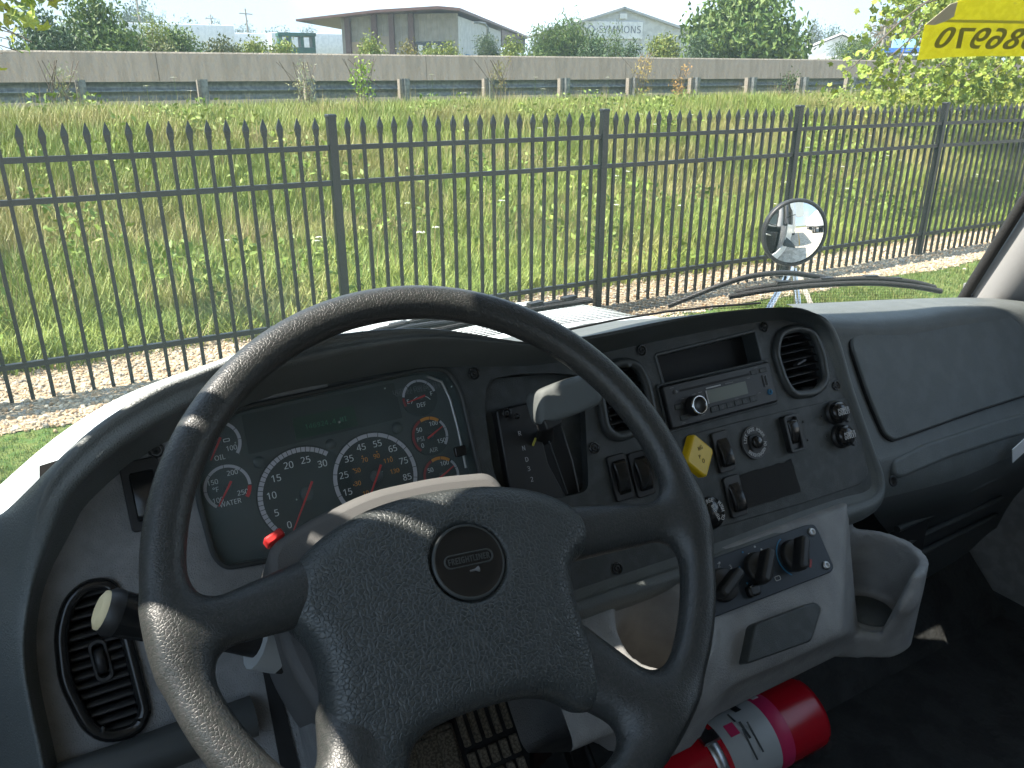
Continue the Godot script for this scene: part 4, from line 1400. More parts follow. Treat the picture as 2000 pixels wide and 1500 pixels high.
	part(bl2, "rubber", tube([Vector3(0.3973, 1.79, -1.2), Vector3(0.5796, 1.7707, -1.27), Vector3(0.739, 1.778, -1.28), Vector3(0.8343, 1.7783, -1.28), Vector3(0.9228, 1.7815, -1.27)], 0.006, 6), M.rubber)
	for q in [Vector3(0.8042, 1.7808, -1.3), Vector3(0.8848, 1.7818, -1.3), Vector3(0.5834, 1.7802, -1.3), Vector3(0.4993, 1.7908, -1.27)]:
		part(bl2, "clip", box(Vector3(0.035, 0.014, 0.014)), M.black, at(q, 0.2))
	var cw := begin()
	for i in 20:
		var x0: float = lerp(0.2, 1.46, i / 20.0)
		var x1: float = lerp(0.2, 1.46, (i + 1) / 20.0)
		quad(cw, Vector3(x0, 1.728, z_base(x0) - 0.03), Vector3(x0, 1.75, z_base(x0) - 0.005), Vector3(x1, 1.75, z_base(x1) - 0.005), Vector3(x1, 1.728, z_base(x1) - 0.03))
	part(ws, "foot_seal", done(cw), M.rubber)
	# black dots printed along the foot of the glass
	var dots := begin()
	dots.set_smooth_group(-1)
	for j in 24:
		var s := 0.012 + 0.0045 * j
		var n := 420
		for i in n:
			var x: float = lerp(0.3, 1.5, (i + 0.5 * (j % 2)) / n)
			var r := 0.0013 * (1.0 - j / 30.0)
			var p := screen_point(x, s, -0.003)
			quad(dots, p + Vector3(-r, -r, 0), p + Vector3(r, -r, 0), p + Vector3(r, r, 0), p + Vector3(-r, r, 0))
	var dd := part(ws, "dotted_border", done(dots), M.soot)
	dd.set_meta("kind", "stuff")
	# yellow sheet stuck to the glass, lettered on its outer face
	var ys := thing("yellow_sheet", "yellow paper sheet with reversed digits stuck high on the windscreen", "paper sheet", Transform3D(Vector3(0.9063, 0, 0.4226), Vector3(-0.1583, 0.9272, 0.3395), Vector3(-0.3918, -0.3746, 0.8403), Vector3(1.3, 2.18, -0.92)))
	M.yellow_paper = tex_mat(speckle(81, 0.02, Color(0.82, 0.78, 0.03), Color(0.88, 0.84, 0.05)), 0.7, 6.0, "soft", 0.6)
	M.yellow_paper.backlight_enabled = true
	M.yellow_paper.backlight = Color(1.0, 1.0, 0.9)
	M.olive_ink = mat(Color(0.3, 0.28, 0.02), 0.7)
	M.olive_ink.backlight_enabled = true
	M.olive_ink.backlight = Color(0.5, 0.5, 0.2)
	var outl := [Vector2(0.0076, 0.0638), Vector2(0.0642, 0.069), Vector2(0.127, 0.0709), Vector2(0.2006, 0.0703), Vector2(0.2754, 0.0688), Vector2(0.2198, 0.2016), Vector2(0.1258, 0.2006), Vector2(0.0368, 0.156), Vector2(0.0377, 0.1342), Vector2(-0.0023, 0.1213)]
	var op := PackedVector2Array()
	for q in outl: op.append(q)
	part(ys, "paper", prism(ccw(op), 0.012, 0.0126), M.yellow_paper)
	var fold := PackedVector2Array()
	for q in [Vector2(-0.0023, 0.1213), Vector2(0.0137, 0.1206), Vector2(0.0303, 0.1271), Vector2(0.0403, 0.1342), Vector2(0.0368, 0.156), Vector2(0.0261, 0.1529)]: fold.append(q)
	part(ys, "folded_corner", prism(ccw(fold), 0.014, 0.0146), mat(Color(0.6, 0.55, 0.4), 0.8))
	var s0 := Vector2(0.0243, 0.0823)
	var s1 := Vector2(0.1863, 0.0804)
	var s2 := Vector2(0.0336, 0.1151)
	var digits := "079689"
	var dw := (s1 - s0).length() / 5.35
	var hx := (s2 - s0)
	for k in 6:
		var org := s0.lerp(s1, k / 5.35) + (s1 - s0).normalized() * dw * 0.36
		var tm := text(digits[k], 1.0, true, 0.02)
		tm.horizontal_alignment = HORIZONTAL_ALIGNMENT_CENTER
		tm.vertical_alignment = VERTICAL_ALIGNMENT_BOTTOM
		var hgt := hx.length()
		var b := Basis(Vector3(-(s1 - s0).normalized().x, -(s1 - s0).normalized().y, 0) * hgt * 1.12, Vector3(hx.x, hx.y, 0), Vector3(0, 0, 0.02))
		part(ys, "digit", tm, M.olive_ink, Transform3D(b, Vector3(org.x, org.y, 0.0129) - Vector3(hx.x, hx.y, 0) * 0.3))
	var band := PackedVector2Array()
	for q in [Vector2(0.0348, 0.1287), Vector2(0.1695, 0.1279), Vector2(0.2252, 0.1275), Vector2(0.2278, 0.1227), Vector2(0.1719, 0.1231), Vector2(0.0278, 0.1247)]: band.append(q)
	part(ys, "printed_band", prism(ccw(band), 0.0127, 0.0131), mat(Color(0.66, 0.6, 0.03), 0.7))

const MIRROR_X := -0.78
const MIRROR_Y := 2.25
const MIRROR_Z := -0.72

# ---------- dashboard ----------
var fn := Vector3(0, 0.454, 0.891)

func brow_row(inner: Vector3, p: Vector3, far: Vector3) -> Array:
	var v := p - inner
	var d := v.dot(fn)
	var e := v - fn * d
	var eu := e.normalized()
	var k: float = min(0.012, e.length() * 0.45)
	var back := p + eu * 0.013 - fn * 0.011
	return [far, far.lerp(back, 0.5) + eu * 0.004, back, p, p - eu * k - fn * 0.003 * k / 0.012, inner + e * 0.42 + fn * d * 0.5, inner]

func top_far(p: Vector3) -> Vector3:
	var x := p.x + (p.x - 0.5) * 0.3
	return Vector3(x, 1.757 - 0.075 * (1.0 - smoothstep(-0.1, 0.5, p.x)), z_base(x) + 0.012)

func plate(outer: Array, holes: Array, z0: float, z1: float) -> ArrayMesh:
	var pieces := [ccw(PackedVector2Array(outer))]
	for h in holes:
		var hole: PackedVector2Array = h
		var c := Vector2.ZERO
		for p in hole: c += p
		c /= hole.size()
		var next := []
		for pc in pieces:
			if Geometry2D.intersect_polygons(pc, hole).is_empty():
				next.append(pc)
				continue
			for half in [PackedVector2Array([Vector2(c.x - 9, -9), Vector2(c.x, -9), Vector2(c.x, 9), Vector2(c.x - 9, 9)]), PackedVector2Array([Vector2(c.x, -9), Vector2(c.x + 9, -9), Vector2(c.x + 9, 9), Vector2(c.x, 9)])]:
				for a in Geometry2D.intersect_polygons(pc, half):
					for b in Geometry2D.clip_polygons(a, hole):
						if not Geometry2D.is_polygon_clockwise(b): next.append(b)
		pieces = next
	var st := begin()
	for pc in pieces: add_prism(st, ccw(pc), z0, z1)
	return done(st)

func pack(a: Array) -> PackedVector2Array:
	return ccw(PackedVector2Array(a))

var cluster_hole: PackedVector2Array
var FF := Transform3D(Vector3(1, 0, 0), Vector3(0, 0.891, -0.454), Vector3(-0, 0.454, 0.891), Vector3(0.6931, 1.8272, -0.6714))

func build_dashboard():
	var db := thing("dashboard", "charcoal and grey moulded dashboard wrapping round the driver", "dashboard")
	cluster_hole = round_poly([Vector2(-0.6277, 0.0301), Vector2(-0.6104, 0.0811), Vector2(-0.579, 0.0965), Vector2(-0.3851, 0.1009), Vector2(-0.3613, 0.0956), Vector2(-0.3517, 0.0707), Vector2(-0.3519, -0.047), Vector2(-0.3799, -0.0591), Vector2(-0.5814, -0.0465), Vector2(-0.6174, -0.0427), Vector2(-0.6246, -0.0298)], 0.014, 5)
	var st := []
	for s in [[Vector3(-0.0911, 1.6632, -0.5486), Vector3(-0.0794, 1.6311, -0.5715)], [Vector3(-0.0867, 1.7103, -0.5726), Vector3(-0.0787, 1.6825, -0.5977)], [Vector3(-0.086, 1.7843, -0.6102), Vector3(-0.0786, 1.7608, -0.6376)], [Vector3(-0.0729, 1.8312, -0.633), Vector3(-0.064, 1.8096, -0.6624)]]:
		st.append(brow_row(s[1], s[0], s[0] + Vector3(-0.07, -0.03, -0.1)))
	st.append(brow_row(Vector3(-0.0374, 1.8454, -0.6807), Vector3(-0.0548, 1.8751, -0.6397), Vector3(-0.0548, 1.8751, -0.6397) + Vector3(-0.08, -0.03, -0.16)))
	for s in [[Vector3(-0.0367, 1.9083, -0.64), Vector3(-0.0204, 1.8643, -0.6903)], [Vector3(0.0039, 1.9411, -0.64), Vector3(0.0189, 1.8869, -0.7018)], [Vector3(0.0459, 1.9606, -0.64), Vector3(0.061, 1.9015, -0.7092)], [Vector3(0.0812, 1.9705, -0.64), Vector3(0.1032, 1.9099, -0.7135)], [Vector3(0.1311, 1.982, -0.64), Vector3(0.153, 1.9198, -0.7186)], [Vector3(0.1889, 1.9856, -0.64), Vector3(0.2169, 1.9206, -0.719)], [Vector3(0.2561, 1.9839, -0.64), Vector3(0.2913, 1.9197, -0.7186)], [Vector3(0.3105, 1.9747, -0.64), Vector3(0.3492, 1.9137, -0.7155)], [Vector3(0.3904, 1.9539, -0.64), Vector3(0.4361, 1.9012, -0.7091)], [Vector3(0.4599, 1.9479, -0.645), Vector3(0.5097, 1.8998, -0.7084)], [Vector3(0.6141, 1.9479, -0.65), Vector3(0.6743, 1.9014, -0.7092)], [Vector3(0.7452, 1.9389, -0.655), Vector3(0.7991, 1.8994, -0.7082)], [Vector3(0.814, 1.9259, -0.655), Vector3(0.8608, 1.89, -0.7034)]]:
		st.append(brow_row(s[1], s[0], top_far(s[0])))
	for s in [[Vector3(0.9161, 1.8759, -0.6827), Vector3(0.9005, 1.8649, -0.6906)], [Vector3(0.9279, 1.797, -0.647), Vector3(0.9143, 1.7941, -0.6545)], [Vector3(0.9382, 1.7226, -0.6091), Vector3(0.9245, 1.7196, -0.6166)], [Vector3(0.9435, 1.6755, -0.5851), Vector3(0.9283, 1.6767, -0.5947)], [Vector3(0.9166, 1.6558, -0.5706), Vector3(0.9106, 1.6662, -0.5894)], [Vector3(0.8488, 1.6559, -0.5684), Vector3(0.8636, 1.669, -0.5908)], [Vector3(0.7601, 1.6576, -0.5693), Vector3(0.7737, 1.6709, -0.5917)], [Vector3(0.6175, 1.6576, -0.5693), Vector3(0.6288, 1.6704, -0.5915)], [Vector3(0.4305, 1.6626, -0.5718), Vector3(0.4386, 1.6748, -0.5938)], [Vector3(0.3097, 1.6651, -0.5731), Vector3(0.3156, 1.6768, -0.5948)]]:
		var v: Vector3 = (s[0] - s[1])
		var e: Vector3 = (v - fn * v.dot(fn)).normalized()
		st.append(brow_row(s[1], s[0], s[0] + e * 0.03 - fn * 0.07))
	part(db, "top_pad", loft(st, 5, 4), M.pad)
	# dark seam in the top pad
	part(db, "pad_seam", tube([Vector3(0.5244, 1.9097, -0.78), Vector3(0.6117, 1.9082, -0.79), Vector3(0.7076, 1.9034, -0.8), Vector3(0.8137, 1.8944, -0.81), Vector3(0.9148, 1.883, -0.82)], 0.0016, 6), M.soot)
	# face plates: grey round the left of the instruments, charcoal right of them
	var vent := round_poly([Vector2(-0.7257, -0.0258), Vector2(-0.71, -0.0297), Vector2(-0.7067, -0.0418), Vector2(-0.7031, -0.1425), Vector2(-0.7117, -0.154), Vector2(-0.734, -0.1522), Vector2(-0.746, -0.1382), Vector2(-0.7552, -0.0973), Vector2(-0.7519, -0.0578), Vector2(-0.741, -0.0342)], 0.012, 4)
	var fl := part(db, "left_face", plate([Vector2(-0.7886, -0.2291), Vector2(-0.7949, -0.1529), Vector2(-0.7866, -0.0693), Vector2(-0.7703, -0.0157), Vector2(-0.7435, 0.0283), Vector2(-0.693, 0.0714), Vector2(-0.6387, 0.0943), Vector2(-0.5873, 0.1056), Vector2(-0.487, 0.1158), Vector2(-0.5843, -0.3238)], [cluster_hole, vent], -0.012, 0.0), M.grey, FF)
	var pocket := round_poly([Vector2(-0.0835, 0.0653), Vector2(0.0869, 0.0697), Vector2(0.0865, 0.029), Vector2(-0.0811, 0.0252)], 0.003, 3)
	var vr := round_poly([Vector2(0.1282, 0.0605), Vector2(0.1614, 0.0641), Vector2(0.1916, 0.0537), Vector2(0.1989, 0.0215), Vector2(0.194, -0.0181), Vector2(0.167, -0.0298), Vector2(0.1263, -0.0249), Vector2(0.1159, -0.0038), Vector2(0.112, 0.036)], 0.012, 4)
	var vl := round_poly([Vector2(-0.1632, 0.0618), Vector2(-0.1373, 0.0674), Vector2(-0.114, 0.0595), Vector2(-0.1081, 0.0341), Vector2(-0.1101, -0.007), Vector2(-0.1291, -0.0176), Vector2(-0.1681, -0.0204), Vector2(-0.1816, -0.0077), Vector2(-0.1781, 0.0409)], 0.012, 4)
	var gear := round_poly([Vector2(-0.3163, 0.0773), Vector2(-0.2786, 0.0774), Vector2(-0.2296, 0.0699), Vector2(-0.1934, 0.0591), Vector2(-0.2228, -0.0709), Vector2(-0.316, -0.0647), Vector2(-0.3346, -0.0261), Vector2(-0.3273, 0.0518)], 0.012, 4)
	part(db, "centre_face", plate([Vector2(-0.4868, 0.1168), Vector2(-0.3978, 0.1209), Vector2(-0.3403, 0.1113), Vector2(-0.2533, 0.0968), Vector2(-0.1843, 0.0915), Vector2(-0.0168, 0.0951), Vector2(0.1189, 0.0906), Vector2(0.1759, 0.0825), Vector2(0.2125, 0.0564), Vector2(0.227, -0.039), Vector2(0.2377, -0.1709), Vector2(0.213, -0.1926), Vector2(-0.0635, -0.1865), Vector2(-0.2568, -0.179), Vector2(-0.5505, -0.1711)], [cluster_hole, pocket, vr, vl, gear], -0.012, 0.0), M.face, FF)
	part(db, "back_board", prism(pack([Vector2(-0.7991, -0.2081), Vector2(-0.7483, 0.0865), Vector2(-0.4861, 0.1198), Vector2(0.1764, 0.0839), Vector2(0.2175, -0.1806), Vector2(-0.5505, -0.1711)]), -0.09, -0.08), M.soot, FF)
	# instrument surround: a raised lip round the opening
	part(db, "instrument_lip", frame(inset(cluster_hole, -0.003), inset(cluster_hole, 0.0015), -0.024, 0.004, 0.0015), M.bead, FF)
	part(db, "pocket_lip", frame(inset(pocket, -0.0035), inset(pocket, 0.001), -0.028, 0.0015, 0.001), M.bead, FF)
	part(db, "pocket_back", prism(inset(pocket, -0.003), -0.04, -0.024), M.soot, FF)
	# passenger side: moulding with the lidded bin
	var pr := []
	for col in [[Vector3(1.3104, 1.76, -1.1049), Vector3(1.0397, 1.8495, -0.86), Vector3(0.9566, 1.8674, -0.7603), Vector3(0.9588, 1.8191, -0.7349), Vector3(0.9646, 1.6893, -0.654), Vector3(0.9648, 1.6668, -0.6375), Vector3(0.9726, 1.6259, -0.6287), Vector3(1.0242, 1.5662, -0.6381)],
			[Vector3(1.4782, 1.76, -1.0369), Vector3(1.2338, 1.8321, -0.86), Vector3(1.1474, 1.8424, -0.749), Vector3(1.1518, 1.7896, -0.7232), Vector3(1.1785, 1.6805, -0.6559), Vector3(1.1788, 1.655, -0.6376), Vector3(1.1898, 1.6057, -0.6237), Vector3(1.2358, 1.5458, -0.6327)],
			[Vector3(1.5952, 1.76, -0.9841), Vector3(1.3856, 1.8188, -0.855), Vector3(1.3117, 1.833, -0.7489), Vector3(1.315, 1.7804, -0.7231), Vector3(1.3207, 1.678, -0.6593), Vector3(1.3195, 1.6497, -0.6392), Vector3(1.3308, 1.602, -0.6263), Vector3(1.38, 1.5447, -0.637)],
			[Vector3(1.6423, 1.77, -0.9233), Vector3(1.5113, 1.8076, -0.84), Vector3(1.451, 1.8212, -0.7487), Vector3(1.4624, 1.767, -0.7199), Vector3(1.4704, 1.675, -0.6627), Vector3(1.4625, 1.6487, -0.6436), Vector3(1.4728, 1.597, -0.6281), Vector3(1.5296, 1.5415, -0.6403)],
			[Vector3(1.6503, 1.78, -0.8752), Vector3(1.5628, 1.8079, -0.8), Vector3(1.606, 1.7987, -0.7448), Vector3(1.6348, 1.7509, -0.7158), Vector3(1.6344, 1.668, -0.664), Vector3(1.6283, 1.6438, -0.6463), Vector3(1.6421, 1.5934, -0.6318), Vector3(1.7049, 1.5362, -0.6431)]]:
		pr.append(col)
	part(db, "passenger_moulding", loft(pr, 6, 5), M.pad)
	# bin lid: proud panel with a groove round it
	var lid := round_poly([Vector2(-0.1159, 0.0015), Vector2(-0.0525, 0.0052), Vector2(0.0796, -0.0058), Vector2(0.2243, -0.0206), Vector2(0.3271, -0.031), Vector2(0.3538, -0.0572), Vector2(0.3617, -0.1773), Vector2(0.1304, -0.1709), Vector2(-0.095, -0.1688), Vector2(-0.1107, -0.1553), Vector2(-0.1174, -0.0922)], 0.02, 5)
	var bin := part(db, "bin_lid", prism(lid, -0.03, 0.0075, 0.003, 3), M.pad, Transform3D(Vector3(0.9994, 0, -0.0349), Vector3(-0.0185, 0.848, -0.5296), Vector3(0.0296, 0.5299, 0.8475), Vector3(1.1431, 1.8272, -0.7464)))
	part(bin, "lid_groove", frame(inset(lid, -0.0022), inset(lid, -0.0003), -0.02, 0.0045, 0.0003), M.soot)
	var swell := round_poly([Vector2(-0.1123, -0.1956), Vector2(-0.0269, -0.1899), Vector2(0.1156, -0.1945), Vector2(0.2569, -0.2013), Vector2(0.3379, -0.2113), Vector2(0.333, -0.244), Vector2(0.1867, -0.2317), Vector2(0.0228, -0.2248), Vector2(-0.1069, -0.2252), Vector2(-0.1196, -0.2179)], 0.014, 5)
	part(db, "lower_swell", prism(swell, -0.03, 0.006, 0.005, 3), M.pad, Transform3D(Vector3(0.9994, 0, -0.0349), Vector3(-0.0185, 0.848, -0.5296), Vector3(0.0296, 0.5299, 0.8475), Vector3(1.1431, 1.8272, -0.7464)))
	# ribbed kick panel under the bin
	var kick := thing("kick_panel", "dark ribbed kick panel under the passenger dashboard", "panel")
	var kr := []
	for col in [[Vector3(0.9761, 1.6262, -0.6314), Vector3(1.0257, 1.5645, -0.637), Vector3(1.1838, 1.4451, -0.7), Vector3(1.4037, 1.2449, -0.75)], [Vector3(1.1941, 1.6061, -0.6265), Vector3(1.2358, 1.5458, -0.6327), Vector3(1.4569, 1.3842, -0.73), Vector3(1.5908, 1.2371, -0.77)], [Vector3(1.3351, 1.6019, -0.6288), Vector3(1.38, 1.5447, -0.637), Vector3(1.6453, 1.3764, -0.75), Vector3(1.7617, 1.2495, -0.79)], [Vector3(1.6474, 1.5933, -0.6343), Vector3(1.7049, 1.5362, -0.6431), Vector3(2.0599, 1.3462, -0.77), Vector3(2.181, 1.2245, -0.81)]]:
		kr.append(col)
	part(kick, "sheet", loft(kr, 5, 4), M.bead)
	for k in 4:
		var a: Vector3 = [Vector3(1.0944, 1.5424, -0.655), Vector3(1.1466, 1.4883, -0.672), Vector3(1.2103, 1.4283, -0.692), Vector3(1.2794, 1.3671, -0.71)][k]
		var b: Vector3 = [Vector3(1.5224, 1.5086, -0.695), Vector3(1.5631, 1.4515, -0.715), Vector3(1.6041, 1.3903, -0.735), Vector3(1.6449, 1.3263, -0.755)][k]
		part(kick, "rib", tube([a, a.lerp(b, 0.5), b], 0.006, 8), M.bead)
	# knee panel under the instruments, column side
	var knee := part(db, "knee_panel", prism(round_poly([Vector2(-0.7952, -0.1446), Vector2(-0.7218, -0.17), Vector2(-0.6687, -0.169), Vector2(-0.6166, -0.1706), Vector2(-0.6118, -0.191), Vector2(-0.6283, -0.3125), Vector2(-0.8094, -0.2275)], 0.01), -0.06, -0.005, 0.005), M.grey, FF)
	part(db, "dark_gap_strip", prism(pack([Vector2(-0.6046, -0.1304), Vector2(-0.5942, -0.134), Vector2(-0.591, -0.2461), Vector2(-0.6073, -0.2393)]), 0.0, 0.002), M.soot, FF)  # raised dark strip, painting the shade of the gap beside the column
	part(knee, "edge_roll", tube([Vector3(-0.7711, -0.1741, 0.01), Vector3(-0.7228, -0.1748, 0.012), Vector3(-0.6707, -0.1741, 0.012), Vector3(-0.6212, -0.1749, 0.01)], 0.018, 12), M.bead)
	part(db, "dark_filler_box", box(Vector3(0.62, 0.34, 0.1)), M.soot, at(Vector3(0.8, 1.52, -0.76)))  # dark box added to cover a bright gap behind the console
	part(db, "side_filler_box", box(Vector3(0.34, 0.3, 0.04)), M.soot, at(Vector3(1.1, 1.5, -0.71)))  # dark box added to cover a stray lit patch beside the cup holder
	part(db, "under_board", box(Vector3(1.9, 0.04, 0.2)), M.soot, at(Vector3(0.68, 1.40, -0.91)))
	# left air vent
	var lv := thing("air_vent", "tall black slotted air vent at the far left of the dashboard", "air vent", FF, "dashboard air vents")
	part(lv, "bezel", tube(loop3(vent, 0.002), 0.0055, 8, true), M.gloss)
	part(lv, "duct", prism(inset(vent, -0.004), -0.06, -0.05), M.soot)
	part(lv, "duct_wall", frame(inset(vent, -0.004), inset(vent, 0.0002), -0.05, -0.0125, 0.0002), M.soot)
	slats(lv, vent, 15, -0.006, 0.0042, 0.24)
	part(lv, "thumb_wheel", lathe([Vector2(0, -0.004), Vector2(0.009, -0.004), Vector2(0.011, -0.002), Vector2(0.011, 0.002), Vector2(0.009, 0.004), Vector2(0, 0.004)], 20), M.black, Transform3D(Basis(Vector3.UP, PI / 2), Vector3(-0.7278, -0.0903, -0.003)))
	part(lv, "wheel_frame", frame(rrect(0.014, 0.036, 0.006), rrect(0.009, 0.029, 0.0045), -0.008, 0.001, 0.0006), M.black, flat(Vector2(-0.7276, -0.0899), 0.0, 0.06))
	for v in [[vr, "black oval air vent at the right end of the centre panel"], [vl, "black oval air vent behind the steering wheel rim"]]:
		var av := thing("air_vent", v[1], "air vent", FF, "dashboard air vents")
		part(av, "bezel", tube(loop3(v[0], 0.001), 0.006, 10, true), M.bead)
		part(av, "duct", prism(inset(v[0], -0.004), -0.05, -0.04), M.soot)
		part(av, "duct_wall", frame(inset(v[0], -0.004), inset(v[0], 0.0002), -0.04, -0.0125, 0.0002), M.soot)
		slats(av, v[0], 8, -0.01, 0.0022, 0.22)
		if v[0] == vl:
			for k in [-0.018, 0.0, 0.018]:
				part(av, "upright", box(Vector3(0.0015, 0.075, 0.008)), M.black, flat(centre(vl) + Vector2(k, 0), -0.02, 0.1))
		else:
			part(av, "tab", prism(rrect(0.02, 0.004, 0.002), -0.008, 0.0, 0.001), M.black, flat(centre(vr) + Vector2(0.004, -0.002), 0, 0.22))

func centre(p: PackedVector2Array) -> Vector2:
	var c := Vector2.ZERO
	for q in p: c += q
	return c / p.size()

func loop3(p: PackedVector2Array, d: float) -> Array:
	var out := []
	for q in p: out.append(Vector3(q.x, q.y, d))
	return out

func slats(parent: Node3D, poly: PackedVector2Array, n: int, d: float, thick: float, slope := 0.0):   # bars from edge to edge of an opening
	var lo := 1e9
	var hi := -1e9
	for p in poly:
		lo = min(lo, p.y)
		hi = max(hi, p.y)
	for k in n:
		var y: float = lerp(lo, hi, (k + 0.75) / (n + 0.5))
		var xs := []
		for i in poly.size():
			var a := poly[i]
			var b := poly[(i + 1) % poly.size()]
			if (a.y < y) != (b.y < y): xs.append(lerp(a.x, b.x, (y - a.y) / (b.y - a.y)))
		if xs.size() < 2: continue
		xs.sort()
		var w: float = xs[xs.size() - 1] - xs[0]
		var st := begin()
		add_tube(st, [Vector3(-w / 2, 0, 0), Vector3(w / 2, 0, 0)], 0.0055, 8, false, true, thick / 0.011, Vector3(0, 0.92, 0.38))
		part(parent, "slat", done(st), M.black, flat(Vector2((xs[0] + xs[xs.size() - 1]) / 2, y), d))

func screw(parent: Node3D, p: Vector2, r := 0.0055):
	var o := part(parent, "screw", lathe([Vector2(r * 1.25, 0.0), Vector2(r * 1.2, 0.0016), Vector2(r * 0.95, 0.0012), Vector2(r * 0.9, -0.001), Vector2(0.0, -0.001)], 18), M.gloss, flat(p, 0.0005))
	part(o, "screw_head", lathe([Vector2(r * 0.7, -0.001), Vector2(r * 0.62, 0.0012), Vector2(r * 0.3, 0.0014), Vector2(r * 0.26, 0.0002), Vector2(0, 0.0002)], 12), M.black)

func rocker(parent: Node3D, p: Vector2, turn: float, w := 0.026, h := 0.049, rock := 0.16, glyph := "") -> MeshInstance3D:
	var b := part(parent, "rocker_switch", prism(rrect(w, h, 0.004), 0.0, 0.004, 0.0012), M.black, flat(p, 0.0, turn))
	var poly := PackedVector2Array()
	var n := 9
	for i in n:
		var t := float(i) / (n - 1) * 2 - 1
		poly.append(Vector2(0.0028 + 0.0042 * (1 - t * t) + rock * t * 0.012, -t * h * 0.37))
	poly.append(Vector2(-0.002, h * 0.37))
	poly.insert(0, Vector2(-0.002, h * 0.37))
	poly.remove_at(poly.size() - 1)
	poly.append(Vector2(-0.002, -h * 0.37))
	var st := begin()
	var half := w * 0.31
	add_prism(st, ccw(poly), -half, half, 0.002, 2, Transform3D(Basis(Vector3(0, 0, 1), Vector3(0, 1, 0), Vector3(-1, 0, 0)), Vector3(0, 0, 0.0025)))
	part(b, "rocker", done(st), M.gloss)
	if glyph: part(b, "legend", text(glyph, 0.0034, true, 0.0004), M.print, Transform3D(Basis(), Vector3(0, -h * 0.2, 0.0092)))
	return b

func ring_text(parent: Node3D, s: String, c: Vector2, r: float, mid: float, span: float, size: float, m: Material, inward := false, d := 0.0022):
	var n := s.length()
	for i in n:
		if s[i] == " ": continue
		var t: float = (float(i) / max(1, n - 1) - 0.5) * span
		var a := deg_to_rad(mid - t) if not inward else deg_to_rad(mid + t)
		var turn := a - PI / 2 if not inward else a + PI / 2
		part(parent, "letter", text(s[i], size, true, 0.0004), m, flat(c + Vector2(cos(a), sin(a)) * r, d, turn))

